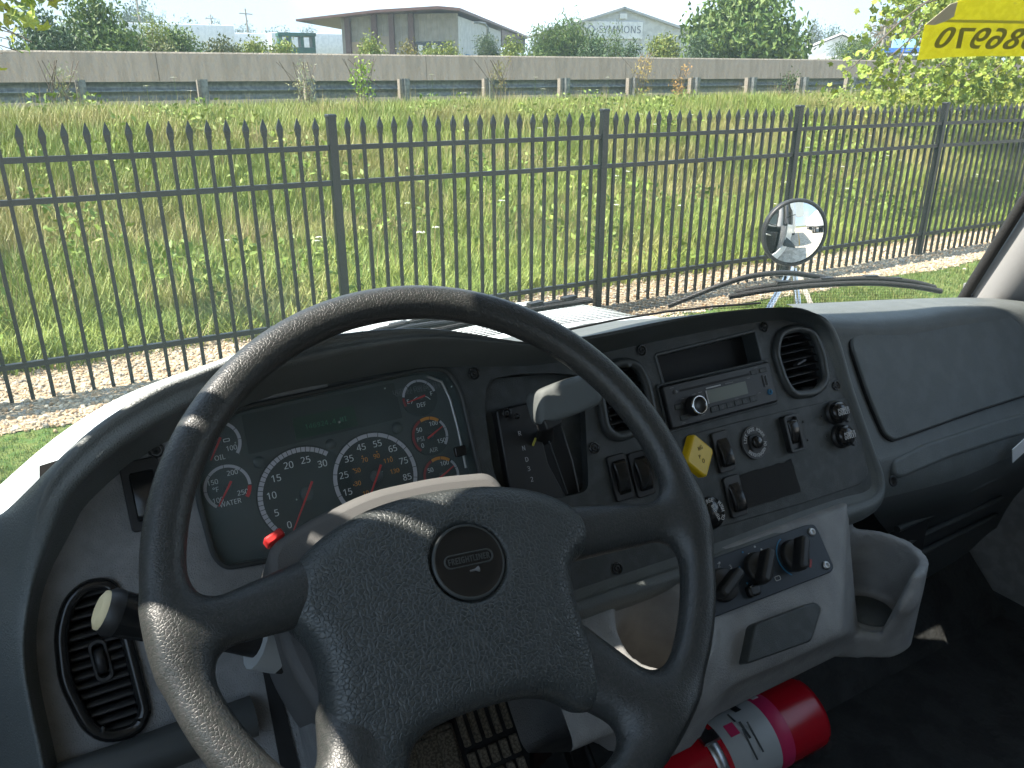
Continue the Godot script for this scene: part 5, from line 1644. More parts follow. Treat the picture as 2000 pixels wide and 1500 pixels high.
func build_centre():
	var cp := thing("switch_panel", "charcoal centre switch panel with rockers, lift gate button and outlets", "switch panel", FF)
	var sp := round_poly([Vector2(-0.0728, -0.0386), Vector2(0.0192, -0.0396), Vector2(0.1319, -0.0431), Vector2(0.2292, -0.0476), Vector2(0.2403, -0.0677), Vector2(0.2304, -0.1581), Vector2(0.2133, -0.1687), Vector2(0.0888, -0.1658), Vector2(-0.0376, -0.1594), Vector2(-0.0871, -0.1556)], 0.012, 4)
	part(cp, "panel_plate", prism(sp, -0.004, 0.0022, 0.001), M.face)
	for p in [Vector2(-0.1032, 0.0754), Vector2(0.1051, 0.0733), Vector2(0.2125, -0.0278), Vector2(-0.2025, -0.0245), Vector2(-0.3309, 0.0868), Vector2(-0.6533, 0.0739), Vector2(-0.2098, -0.1639), Vector2(-0.6265, -0.1706)]: screw(cp, p)
	part(cp, "screw_hole", lathe([Vector2(0.008, 0.0), Vector2(0.0075, 0.002), Vector2(0.005, 0.001), Vector2(0.0045, -0.002), Vector2(0, -0.002)], 16), M.soot, flat(Vector2(0.2446, -0.1733), 0.026))
	rocker(cp, Vector2(-0.1773, -0.0652), 0.0, 0.027, 0.054, -0.1)
	rocker(cp, Vector2(-0.1471, -0.0681), 0.0, 0.027, 0.054, 0.1)
	var r3 := rocker(cp, Vector2(-0.0192, -0.0702), 0.0, 0.027, 0.052, 0.25, "OFF")
	r3.position.z = 0.0022
	var r4 := rocker(cp, Vector2(-0.0179, -0.1279), 0.0, 0.027, 0.052, 0.25, "ON")
	r4.position.z = 0.0022
	var r5 := rocker(cp, Vector2(0.1024, -0.0732), 0.0, 0.025, 0.048, -0.3)
	r5.position.z = 0.0022
	part(r5, "guard", frame(rrect(0.027, 0.05, 0.004), rrect(0.018, 0.042, 0.003), 0.0, 0.009, 0.0008), M.black)
	rocker(cp, Vector2(-0.6694, 0.0382), 0.0, 0.032, 0.062, 0.2)
	# lift gate power button with its lettered ring
	var lg := part(cp, "lift_gate_button", prism(ring(0.0215, 32), 0.0, 0.003, 0.0008), M.black, flat(Vector2(0.0358, -0.0705), 0.0022))
	part(lg, "ring_edge", frame(ring(0.0215, 32), ring(0.0205, 32), 0.0, 0.0034, 0.0003), M.faint)
	part(lg, "button_base", prism(rrect(0.021, 0.021, 0.003), 0.002, 0.006, 0.001), M.black)
	part(lg, "button", lathe([Vector2(0.0085, 0.005), Vector2(0.0082, 0.009), Vector2(0.006, 0.0105), Vector2(0, 0.011)], 20), M.gloss)
	ring_text(lg, "LIFT GATE POWER", Vector2.ZERO, 0.0168, 95, 150, 0.0036, M.print, false, 0.0034)
	ring_text(lg, "SWITCH ON-GATE ON", Vector2.ZERO, 0.0168, -80, 130, 0.003, M.print, true, 0.0034)
	# two power outlets with hanging caps
	for p in [Vector2(0.1916, -0.063), Vector2(0.192, -0.0964)]:
		var ol := part(cp, "power_outlet", lathe([Vector2(0.0165, 0.0), Vector2(0.0165, 0.004), Vector2(0.014, 0.005), Vector2(0.013, 0.009)], 24), M.black, flat(p, 0.0022))
		part(ol, "cap", lathe([Vector2(0.0148, 0.006), Vector2(0.0152, 0.01), Vector2(0.0135, 0.0145), Vector2(0.008, 0.0175), Vector2(0, 0.0182)], 28), M.gloss)
		part(ol, "pull_tab", prism(rrect(0.008, 0.012, 0.002), 0.005, 0.009, 0.001), M.black, flat(Vector2(0.014, -0.011), 0, 0.8))
		part(ol, "legend", text("POWER", 0.0026, true, 0.0003), M.print, flat(Vector2(0, 0.003), 0.018))
		part(ol, "legend", text("OUTLET", 0.0026, true, 0.0003), M.print, flat(Vector2(0, -0.002), 0.018))
	for p in [Vector2(0.1676, -0.0625), Vector2(0.1678, -0.0907), Vector2(0.1309, -0.0628), Vector2(0.1309, -0.0884)]:
		part(cp, "rivet", lathe([Vector2(0.0016, 0.0), Vector2(0.0012, 0.001), Vector2(0, 0.0012)], 10), M.black, flat(p, 0.0022))
	# square of hook tape
	var hp := PackedVector2Array()
	var hb := [Vector2(-0.0042, -0.1054), Vector2(0.0905, -0.1053), Vector2(0.0935, -0.1497), Vector2(-0.0023, -0.1484)]
	for i in 4:
		for k in 9:
			var q: Vector2 = hb[i].lerp(hb[(i + 1) % 4], k / 9.0)
			hp.append(q + Vector2(rng.randfn(), rng.randfn()) * 0.0006)
	part(cp, "hook_tape", prism(ccw(hp), 0.002, 0.0048), M.carpet)
	# air brake knobs
	var yk := thing("parking_brake_knob", "worn yellow diamond-shaped parking brake knob beside the wheel rim", "knob", FF)
	part(yk, "shaft", tube([Vector3(-0.0939, -0.0617, 0.002), Vector3(-0.0963, -0.0641, 0.03)], 0.006, 12), M.yellow)
	var kn := part(yk, "handle", prism(rrect(0.04, 0.04, 0.006), -0.005, 0.005, 0.003, 3), M.yellow, Transform3D(Basis(Vector3(0, 0, 1), PI / 4 + 0.05) * Basis(Vector3(1, 1, 0).normalized(), 0.2), Vector3(-0.0874, -0.0628, 0.036)))
	var ink := mat(Color(0.12, 0.08, 0.01), 0.7)
	for q in [["NG", 0.004, 0.006, 0.004], ["P", -0.002, 0.0, 0.004], ["O", 0.001, -0.006, 0.005]]:
		part(kn, "worn_print", text(q[0], q[3], false, 0.0003), ink, Transform3D(Basis(Vector3(0, 0, 1), -PI / 4 + 0.1), Vector3(q[1] + q[2] * 0.7, q[2] - q[1] * 0.5, 0.0052)))
	var bk := thing("trailer_brake_knob", "black round push knob with white lettering behind the wheel rim", "knob", FF)
	var kd := part(bk, "knob", lathe([Vector2(0.008, 0.0), Vector2(0.008, 0.022), Vector2(0.019, 0.024), Vector2(0.02, 0.028), Vector2(0.018, 0.032), Vector2(0, 0.033)], 32), M.gloss, flat(Vector2(-0.0816, -0.1329)))
	ring_text(kd, "PUSH TO", Vector2.ZERO, 0.0155, 0, 75, 0.0034, M.print, false, 0.0325)
	ring_text(kd, "REVERSE", Vector2.ZERO, 0.0155, 120, 80, 0.0034, M.print, false, 0.0325)
	part(kd, "legend", text("Bendix", 0.0042, true, 0.0003), M.print, flat(Vector2(0.004, 0), 0.0332, -PI / 2 + 0.3))
	# radio
	var rc := Vector2(0, 0)
	var rd := thing("car_radio", "single slot car radio with chrome-ringed volume knob and grey display", "radio", FF * flat(rc, 0.0))
	part(rd, "faceplate", prism(rrect(0.182, 0.053, 0.003), -0.06, 0.008, 0.0015), M.black)
	part(rd, "surround", frame(rrect(0.19, 0.061, 0.003), rrect(0.184, 0.055, 0.002), -0.005, 0.003, 0.0008), M.face)
	part(rd, "disc_slot", prism(rrect(0.118, 0.0026, 0.001), 0.0, 0.0083), M.soot, flat(Vector2(-0.008, 0.0165)))
	part(rd, "release_button", lathe([Vector2(0.0028, 0), Vector2(0.0026, 0.0015), Vector2(0, 0.0017)], 14), M.faint, flat(Vector2(-0.074, 0.0165), 0.008))
	var vk := part(rd, "volume_knob", lathe([Vector2(0.0125, 0.008), Vector2(0.0122, 0.018), Vector2(0.011, 0.0195), Vector2(0.009, 0.0195), Vector2(0.0088, 0.019), Vector2(0, 0.019)], 32), M.black, flat(Vector2(-0.051, -0.0055)))
	part(vk, "chrome_ring", lathe([Vector2(0.0122, 0.0175), Vector2(0.0116, 0.0202), Vector2(0.0102, 0.0206), Vector2(0.0096, 0.0192)], 32), M.chrome)
	part(rd, "display", prism(rrect(0.067, 0.0165, 0.001), 0.007, 0.0085), M.gauge_lcd, flat(Vector2(0.008, 0.0008)))
	part(rd, "display_trim", prism(rrect(0.0015, 0.017, 0.0005), 0.007, 0.009), M.print, flat(Vector2(-0.027, 0.0008)))
	for k in 6:
		var bt := part(rd, "preset_button", prism(rrect(0.0125, 0.0075, 0.001), 0.007, 0.0095, 0.0008), M.face, flat(Vector2(-0.02 + k * 0.0134, -0.0155)))
		part(bt, "legend", text(str(k + 1), 0.0022, false, 0.0002), M.faint, Transform3D(Basis(), Vector3(0, 0, 0.0096)))
	for q in [Vector2(-0.074, -0.002), Vector2(-0.07, -0.0165), Vector2(0.06, 0.0175), Vector2(0.076, 0.0175)]:
		part(rd, "key", prism(rrect(0.0125, 0.006, 0.001), 0.007, 0.0092, 0.0008), M.face, flat(q))
	part(rd, "legend_bar", prism(rrect(0.025, 0.0015, 0.0006), 0.008, 0.0083), M.print, flat(Vector2(-0.013, 0.0118)))
	part(rd, "legend_bar", prism(rrect(0.014, 0.0014, 0.0006), 0.008, 0.0083), M.faint, flat(Vector2(0.014, 0.0118)))
	part(rd, "usb_port", frame(rrect(0.007, 0.0155, 0.001), rrect(0.0042, 0.0125, 0.0006), 0.007, 0.0095, 0.0004), M.faint, flat(Vector2(0.0755, 0.0035)))
	part(rd, "aux_socket", lathe([Vector2(0.004, 0.008), Vector2(0.0036, 0.0098), Vector2(0.0018, 0.0095), Vector2(0.0016, 0.0075), Vector2(0, 0.0075)], 18), M.blue, flat(Vector2(0.079, -0.0125)))
	for q in [Vector2(-0.047, 0.0085), Vector2(-0.036, 0.009), Vector2(-0.066, 0.0065), Vector2(0.048, 0.0118), Vector2(-0.03, -0.0125), Vector2(0.02, -0.0105), Vector2(0.06, -0.0102), Vector2(-0.078, 0.0225), Vector2(0.065, 0.023), Vector2(-0.04, -0.019), Vector2(-0.072, -0.0225)]:
		part(rd, "tiny_legend", prism(rrect(0.006, 0.0009, 0.0003), 0.008, 0.0083), M.faint, flat(q))
	# gear selector
	var gs := thing("gear_selector", "black gear selector with grey grained lever knob and gate letters", "gear selector", FF)
	part(gs, "recess", prism(pack([Vector2(-0.32, 0.0802), Vector2(-0.1913, 0.0668), Vector2(-0.2169, -0.0753), Vector2(-0.3174, -0.07), Vector2(-0.3435, -0.0239)]), -0.05, -0.016), M.face)
	var plate_poly := round_poly([Vector2(-0.3123, 0.0431), Vector2(-0.2642, 0.0435), Vector2(-0.2633, -0.0285), Vector2(-0.2477, -0.0794), Vector2(-0.309, -0.075), Vector2(-0.3179, -0.0472)], 0.003, 3)
	part(gs, "gate_plate", prism(plate_poly, -0.03, -0.004, 0.002), M.black)
	var slot := pack([Vector2(-0.2636, 0.0381), Vector2(-0.2339, 0.0364), Vector2(-0.2275, -0.0875), Vector2(-0.2616, -0.0846)])
	part(gs, "slot", prism(slot, -0.03, -0.012), M.soot)
	part(gs, "gate_edge", tube([Vector3(-0.2624, 0.0419, -0.004), Vector3(-0.2573, 0.0028, -0.004), Vector3(-0.2488, -0.0672, -0.004)], 0.0012, 6), M.black)
	part(gs, "gate_edge", tube([Vector3(-0.235, 0.0091, -0.006), Vector3(-0.231, -0.0327, -0.006), Vector3(-0.2319, -0.0714, -0.006)], 0.001, 6), M.faint)
	for q in [["R", Vector2(-0.2906, 0.012)], ["N", Vector2(-0.2898, -0.005)], ["D", Vector2(-0.2893, -0.0179)], ["3", Vector2(-0.2894, -0.0283)], ["2", Vector2(-0.2887, -0.0406)]]:
		part(gs, "letter", text(q[0], 0.0052, true, 0.0004, true), M.print, flat(q[1], -0.0037))
	screw(gs, Vector2(-0.3029, 0.0372), 0.0045)
	screw(gs, Vector2(-0.2914, 0.0313), 0.0028)
	part(gs, "lever", tube([Vector3(-0.254, -0.0036, -0.02), Vector3(-0.2706, 0.0093, 0.02), Vector3(-0.2796, 0.0217, 0.055)], [0.012, 0.009, 0.008], 12, false, 0.55), M.black)
	part(gs, "yellow_cable", tube([Vector3(-0.2775, -0.0045, -0.004), Vector3(-0.2766, 0.0028, 0.004)], 0.0013, 6), mat(Color(0.6, 0.55, 0.1), 0.5))
	# the knob: a flat-faced grip, wider at its right end
	var kc := Vector3(-0.2805, 0.0372, 0.085)
	var kf := func(p: Vector3) -> float:
		var q := p
		var top: float = 0.0185 - 1.8 * q.x * q.x
		var d := rbox_d(q, Vector3(0, 0, 0), Vector3(0.036, top, 0.017 + q.x * 0.1), 0.007)
		d = smax(d, (q + Vector3(0.026, -0.006, 0)).dot(Vector3(-0.86, 0.3, 0.42)) - 0.006, 0.006)
		return d
	part(gs, "knob", nets(kf, Vector3(-0.045, -0.03, -0.03), Vector3(0.045, 0.03, 0.03), 0.0022), M.knob, Transform3D(Basis(Vector3(0, 0, 1), 0.12) * Basis(Vector3(0, 1, 0), -0.25), kc))
	part(gs, "release_trigger", prism(rrect(0.02, 0.012, 0.003), -0.009, 0.009, 0.002), M.black, Transform3D(Basis(Vector3(0, 0, 1), 0.2), kc + Vector3(-0.02, -0.02, -0.002)))

# ---------- instruments ----------
func gauge(parent: Node3D, p: Vector2, r: float, bands: Array, nums: Array, num_size: float, num_r: float, needle: float, nr: float, ticks: Array, face := true) -> Node3D:
	# bands: [from, to, material]; angles in degrees, counter-clockwise from 3 o'clock
	var gz := part(parent, "gauge", prism(ring(r * 1.04, 40), -0.001, 0.0006), M.dial if face else M.dial2, flat(p, 0.0006))
	for b in bands:
		part(gz, "scale_band", arc_band(r * b[3] if b.size() > 3 else r * 0.88, r, b[0], b[1], 0.0005, 0.0011), b[2])
	for n in nums:
		var a := deg_to_rad(n[1])
		part(gz, "numeral", text(n[0], num_size if n.size() < 4 else n[3], false, 0.0003), n[2] if n.size() > 2 else M.white, flat(Vector2(cos(a), sin(a)) * (num_r if n.size() < 5 else n[4]), 0.0009))
	for t in ticks:
		var a := deg_to_rad(t[0])
		part(gz, "tick", box(Vector3(t[1], t[2], 0.0006)), t[3], flat(Vector2(cos(a), sin(a)) * t[4], 0.0011, a))
	var dir := deg_to_rad(needle)
	var nd := part(gz, "needle", prism(pack([Vector2(-nr * 0.32, -0.0011), Vector2(nr, -0.0005), Vector2(nr, 0.0005), Vector2(-nr * 0.32, 0.0011)]), 0.0035, 0.0045), M.red, flat(Vector2.ZERO, 0.0, dir))
	part(nd, "hub", lathe([Vector2(r * 0.15, -0.002), Vector2(r * 0.15, 0.002), Vector2(r * 0.12, 0.003), Vector2(0, 0.0032)], 20), M.dial2, flat(Vector2.ZERO, 0.0012))
	return gz

func build_cluster():
	var ic := thing("instrument_cluster", "black instrument cluster with tachometer, speedometer and five small gauges", "instruments", FF * flat(Vector2.ZERO, -0.02))
	part(ic, "face", prism(inset(cluster_hole, -0.001), -0.004, 0.0), M.dial2)
	part(ic, "message_panel", prism(pack([Vector2(-0.5729, 0.0922), Vector2(-0.415, 0.0953), Vector2(-0.4141, 0.057), Vector2(-0.5737, 0.0534)]), -0.001, 0.0005), M.dial)
	var lcd := part(ic, "message_display", prism(pack([Vector2(-0.5266, 0.0793), Vector2(-0.4633, 0.0801), Vector2(-0.4629, 0.0587), Vector2(-0.527, 0.0574)]), -0.001, 0.001), M.lcd)
	part(lcd, "reading", text("146924.4 MI", 0.0048, false, 0.0002, true), M.lcd_text, flat(Vector2(-0.4943, 0.0682), 0.0012))
	part(ic, "lens", prism(inset(cluster_hole, 0.0012), 0.0165, 0.0175), M.lens)
	# bright bezel edge at the right side of the window
	part(ic, "bright_edge", tube([Vector3(-0.3827, 0.0944, 0.014) , Vector3(-0.3672, 0.0855, 0.014), Vector3(-0.3621, 0.0652, 0.014), Vector3(-0.3608, 0.0346, 0.014), Vector3(-0.3618, -0.0103, 0.014)], 0.0016, 8), M.steel)
	for q in [Vector2(-0.5657, 0.044), Vector2(-0.4944, 0.0459), Vector2(-0.422, 0.0481)]:
		part(ic, "button_boss", lathe([Vector2(0.0058, 0.0), Vector2(0.0055, 0.0012), Vector2(0, 0.0014)], 20), M.dial2, flat(q))
	part(ic, "blank_disc", prism(ring(0.021, 36), -0.001, 0.0012), M.dial2, flat(Vector2(-0.5998, -0.0202)))
	# tachometer
	var ticks := []
	for k in 31:
		var a := 228.0 - k * 178.0 / 30
		ticks.append([a, 0.0062 if k % 5 == 0 else 0.0056, 0.0006, M.dial, 0.044])
	var nums := []
	for k in 7: nums.append([str(k * 5), 228.0 - k * 178.0 / 6])
	gauge(ic, Vector2(-0.5285, 0.0033), 0.0465, [[50, 228, M.scale, 0.9]], nums, 0.0066, 0.0335, 237, 0.041, ticks)
	# speedometer with inner orange scale
	ticks = []
	for k in 17:
		var a := 225.0 - k * 15.0
		ticks.append([a, 0.006 if k % 2 == 0 else 0.0052, 0.0006, M.dial, 0.0422])
	nums = []
	for k in 9: nums.append([str(5 + k * 10), 225.0 - k * 30])
	for k in 7: nums.append([str(10 + k * 20), 225.0 - k * 37.3, M.orange, 0.0036, 0.0205])
	for k in 7:
		ticks.append([225.0 - k * 37.3, 0.0012, 0.0012, M.orange, 0.025])
	gauge(ic, Vector2(-0.4561, 0.004), 0.0445, [[-45, 228, M.scale, 0.91]], nums, 0.0066, 0.0335, 237, 0.038, ticks)
	# oil pressure
	gauge(ic, Vector2(-0.5992, 0.0701), 0.0215, [[-40, 228, M.scale, 0.86]], [["100", -32], ["50", 110], ["0", 218]], 0.0038, 0.0132, 237, 0.0175, [[90, 0.004, 0.0005, M.dial, 0.02], [30, 0.004, 0.0005, M.dial, 0.02], [0, 0.004, 0.0005, M.dial, 0.02], [150, 0.004, 0.0005, M.dial, 0.02]], false)
	part(ic, "legend", text("OIL", 0.0028, false, 0.0002), M.white, flat(Vector2(-0.6001, 0.0564), 0.0013))
	part(ic, "oil_can_symbol", frame(rrect(0.006, 0.0032, 0.0008), rrect(0.0046, 0.002, 0.0005), 0.0, 0.0003, 0.0001), M.white, flat(Vector2(-0.591, 0.0713), 0.0013))
	# coolant
	gauge(ic, Vector2(-0.5987, 0.0273), 0.0215, [[-5, 230, M.scale, 0.87], [-40, -8, M.red, 0.84]], [["100", 222], ["150", 148], ["200", 62], ["250", -32]], 0.0038, 0.0145, 233, 0.0195, [[180, 0.004, 0.0005, M.dial, 0.02], [90, 0.004, 0.0005, M.dial, 0.02], [135, 0.004, 0.0005, M.dial, 0.02], [45, 0.004, 0.0005, M.dial, 0.02]], false)
	part(ic, "legend", text("WATER", 0.0028, false, 0.0002), M.white, flat(Vector2(-0.5992, 0.0126), 0.0013))
	part(ic, "legend", text("°F", 0.0028, false, 0.0002), M.white, flat(Vector2(-0.6096, 0.0276), 0.0013))
	# fuel and fluid level
	gauge(ic, Vector2(-0.3906, 0.0742), 0.0195, [[12, 168, M.scale, 0.87], [172, 200, M.dark_red, 0.87]], [["F", 8, M.white, 0.0028], ["E", 188, M.white, 0.0028]], 0.003, 0.014, 190, 0.0165, [[90, 0.004, 0.0005, M.dial, 0.018], [50, 0.004, 0.0005, M.dial, 0.018], [130, 0.004, 0.0005, M.dial, 0.018]])
	part(ic, "fluid_arc", arc_band(0.0128, 0.0134, 35, 150, 0.0, 0.0004), M.white, flat(Vector2(-0.3903, 0.0628), 0.0013, -0.03))
	part(ic, "legend", text("DEF", 0.0026, false, 0.0002), M.white, flat(Vector2(-0.3907, 0.0663), 0.0013))
	part(ic, "legend", text("ULTRA LOW SULFUR", 0.0011, false, 0.0002), M.faint, flat(Vector2(-0.3904, 0.0848), 0.0013))
	part(ic, "legend", text("DIESEL FUEL ONLY", 0.0011, false, 0.0002), M.faint, flat(Vector2(-0.3904, 0.0826), 0.0013))
	# air pressure, two alike
	for q in [Vector2(-0.3885, 0.032), Vector2(-0.3861, -0.0123)]:
		gauge(ic, q, 0.0205, [[-40, 42, M.scale, 0.87], [48, 112, M.orange, 0.84], [115, 225, M.dark_red, 0.87]], [["0", 218], ["50", 142], ["100", 62], ["150", -35]], 0.0035, 0.0138, 25, 0.0165, [[15, 0.004, 0.0005, M.dial, 0.019], [-15, 0.004, 0.0005, M.dial, 0.019], [80, 0.004, 0.0005, M.dial, 0.019]])
	part(ic, "legend", text("AIR", 0.0024, false, 0.0002), M.print, flat(Vector2(-0.3884, 0.0163), 0.0013))
	part(ic, "legend", text("PSI", 0.0024, false, 0.0002), M.print, flat(Vector2(-0.3999, 0.0306), 0.0013))
	part(ic, "black_tab", prism(rrect(0.013, 0.011, 0.002), 0.022, 0.026, 0.001), M.gloss, flat(Vector2(-0.3682, 0.0089)))

# ---------- lower console ----------
func build_console():
	var HF := Transform3D(Vector3(0.9986, 0, 0.0523), Vector3(0.0357, 0.7314, -0.6811), Vector3(-0.0383, 0.682, 0.7304), Vector3(0.773, 1.6663, -0.567))
	var hi := HF.affine_inverse()
	var c := thing("lower_console", "warm grey lower console with moulded cup holders under the switch panel", "console")
	var cup := Vector3(0.90, 0, -0.545)
	var cup2 := Vector3(0.505, 0, -0.55)
	var tc := Vector3(-cup.x, 0, -cup.z).normalized()
	var f := func(p: Vector3) -> float:
		var q := hi * p
		var d := rbox_d(q, Vector3(-0.15, -0.062, -0.075), Vector3(0.28, 0.078, 0.07), 0.016)
		d = smin(d, rbox_d(p, Vector3(0.68, 1.515, -0.60), Vector3(0.215, 0.055, 0.075), 0.02), 0.05)
		var rel := p - cup
		var r := Vector2(rel.x, rel.z).length()
		var out: float = max(r - 0.061, abs(p.y - 1.53) - 0.066)
		d = smin(d, out, 0.03)
		var rel2 := p - cup2
		var r2 := Vector2(rel2.x, rel2.z).length()
		d = smin(d, max(r2 - 0.062, abs(p.y - 1.548) - 0.055), 0.04)
		d = smax(d, -max(r - 0.047, 1.498 - p.y), 0.008)
		d = smax(d, -max(r2 - 0.046, 1.51 - p.y), 0.008)
		var a := rel.dot(tc)
		var b := rel.dot(Vector3(-tc.z, 0, tc.x))
		d = smax(d, -max(max(abs(b + 0.006) - 0.012 - (p.y - 1.498) * 0.25, 1.503 - p.y), -a), 0.008)
		return d
	part(c, "moulding", nets(f, Vector3(0.36, 1.42, -0.76), Vector3(1.06, 1.74, -0.42), 0.006), M.console)
	var dark := part(c, "tray_panel", prism(round_poly([Vector2(-0.1505, -0.0865), Vector2(-0.0536, -0.0874), Vector2(-0.0485, -0.0965), Vector2(-0.0832, -0.1268), Vector2(-0.1828, -0.123)], 0.006), -0.01, 0.013, 0.002), M.face, HF)
	dark.set_meta("label", "dark tray panel in the console front")
	part(c, "cup_floor", lathe([Vector2(0.035, 0.0), Vector2(0.03, 0.003), Vector2(0.0, 0.003)], 28), M.face, Transform3D(Basis(Vector3(1, 0, 0), -PI / 2), cup + Vector3(0, 1.4985, 0)))
	# climate controls
	var hv := thing("climate_panel", "dark climate control panel with three black rotary knobs", "control panel", HF)
	var pl := round_poly([Vector2(-0.2038, -0.0039), Vector2(-0.1551, -0.0012), Vector2(-0.009, 0.0016), Vector2(0.0043, -0.0004), Vector2(0.0068, -0.0086), Vector2(0.0055, -0.058), Vector2(-0.0019, -0.0627), Vector2(-0.1837, -0.0647), Vector2(-0.2256, -0.0655)], 0.004, 4)
	part(hv, "plate", prism(pl, -0.02, 0.002, 0.0012), mat(Color(0.012, 0.02, 0.03), 0.45, "grain", 14.0, 0.15))
	for p in [Vector2(-0.0053, -0.009), Vector2(-0.0059, -0.0529)]:
		part(hv, "screw", lathe([Vector2(0.0055, 0.0), Vector2(0.005, 0.002), Vector2(0.0025, 0.003), Vector2(0.002, 0.0015), Vector2(0, 0.0015)], 18), M.steel, flat(p, 0.002))
	for k in [[Vector2(-0.0478, -0.0291), 0.6, M.blue], [Vector2(-0.107, -0.0294), 0.7, M.print], [Vector2(-0.1654, -0.0341), 1.1, M.print]]:
		var kb := part(hv, "rotary_knob", lathe([Vector2(0.02, 0.0), Vector2(0.019, 0.006), Vector2(0.017, 0.008), Vector2(0, 0.008)], 28), M.black, flat(k[0], 0.002))
		var grip := prism(rrect(0.013, 0.044, 0.006), 0.006, 0.024, 0.004, 3)
		part(kb, "grip", grip, M.black, flat(Vector2.ZERO, 0.0, -k[1]))
		if k[2] == M.blue:
			part(kb, "cold_scale", arc_band(0.0245, 0.0262, 110, 235, 0.0, 0.0005), M.blue)
			part(kb, "hot_mark", arc_band(0.024, 0.027, -50, -25, 0.0, 0.0005), M.dark_red)
		else:
			for t in 5: part(kb, "dot", prism(ring(0.0013, 10), 0.0, 0.0005), M.print if t > 2 else M.blue, flat(Vector2.from_angle(PI * (1.15 - 0.25 * t)) * 0.0265))
	part(hv, "push_button", prism(rrect(0.018, 0.014, 0.005), 0.002, 0.01, 0.003, 3), M.gloss, flat(Vector2(-0.1288, -0.0515)))
	for q in [["2", Vector2(-0.1595, -0.0115)], ["3", Vector2(-0.1442, -0.0175)]]:
		part(hv, "legend", text(q[0], 0.005, false, 0.0003), M.print, flat(q[1], 0.0021))
	part(hv, "vent_symbol", frame(rrect(0.009, 0.006, 0.002), rrect(0.007, 0.004, 0.001), 0.0, 0.0004, 0.0001), M.print, flat(Vector2(-0.0848, -0.0478), 0.002))
	for q in [Vector2(-0.1103, -0.0131), Vector2(-0.09, -0.0126)]:
		part(hv, "seat_symbol", prism(pack([Vector2(-0.003, -0.003), Vector2(0.003, -0.002), Vector2(0.001, 0.0), Vector2(0.0, 0.004), Vector2(-0.002, 0.004)]), 0.0, 0.0004), M.print, flat(q, 0.002))

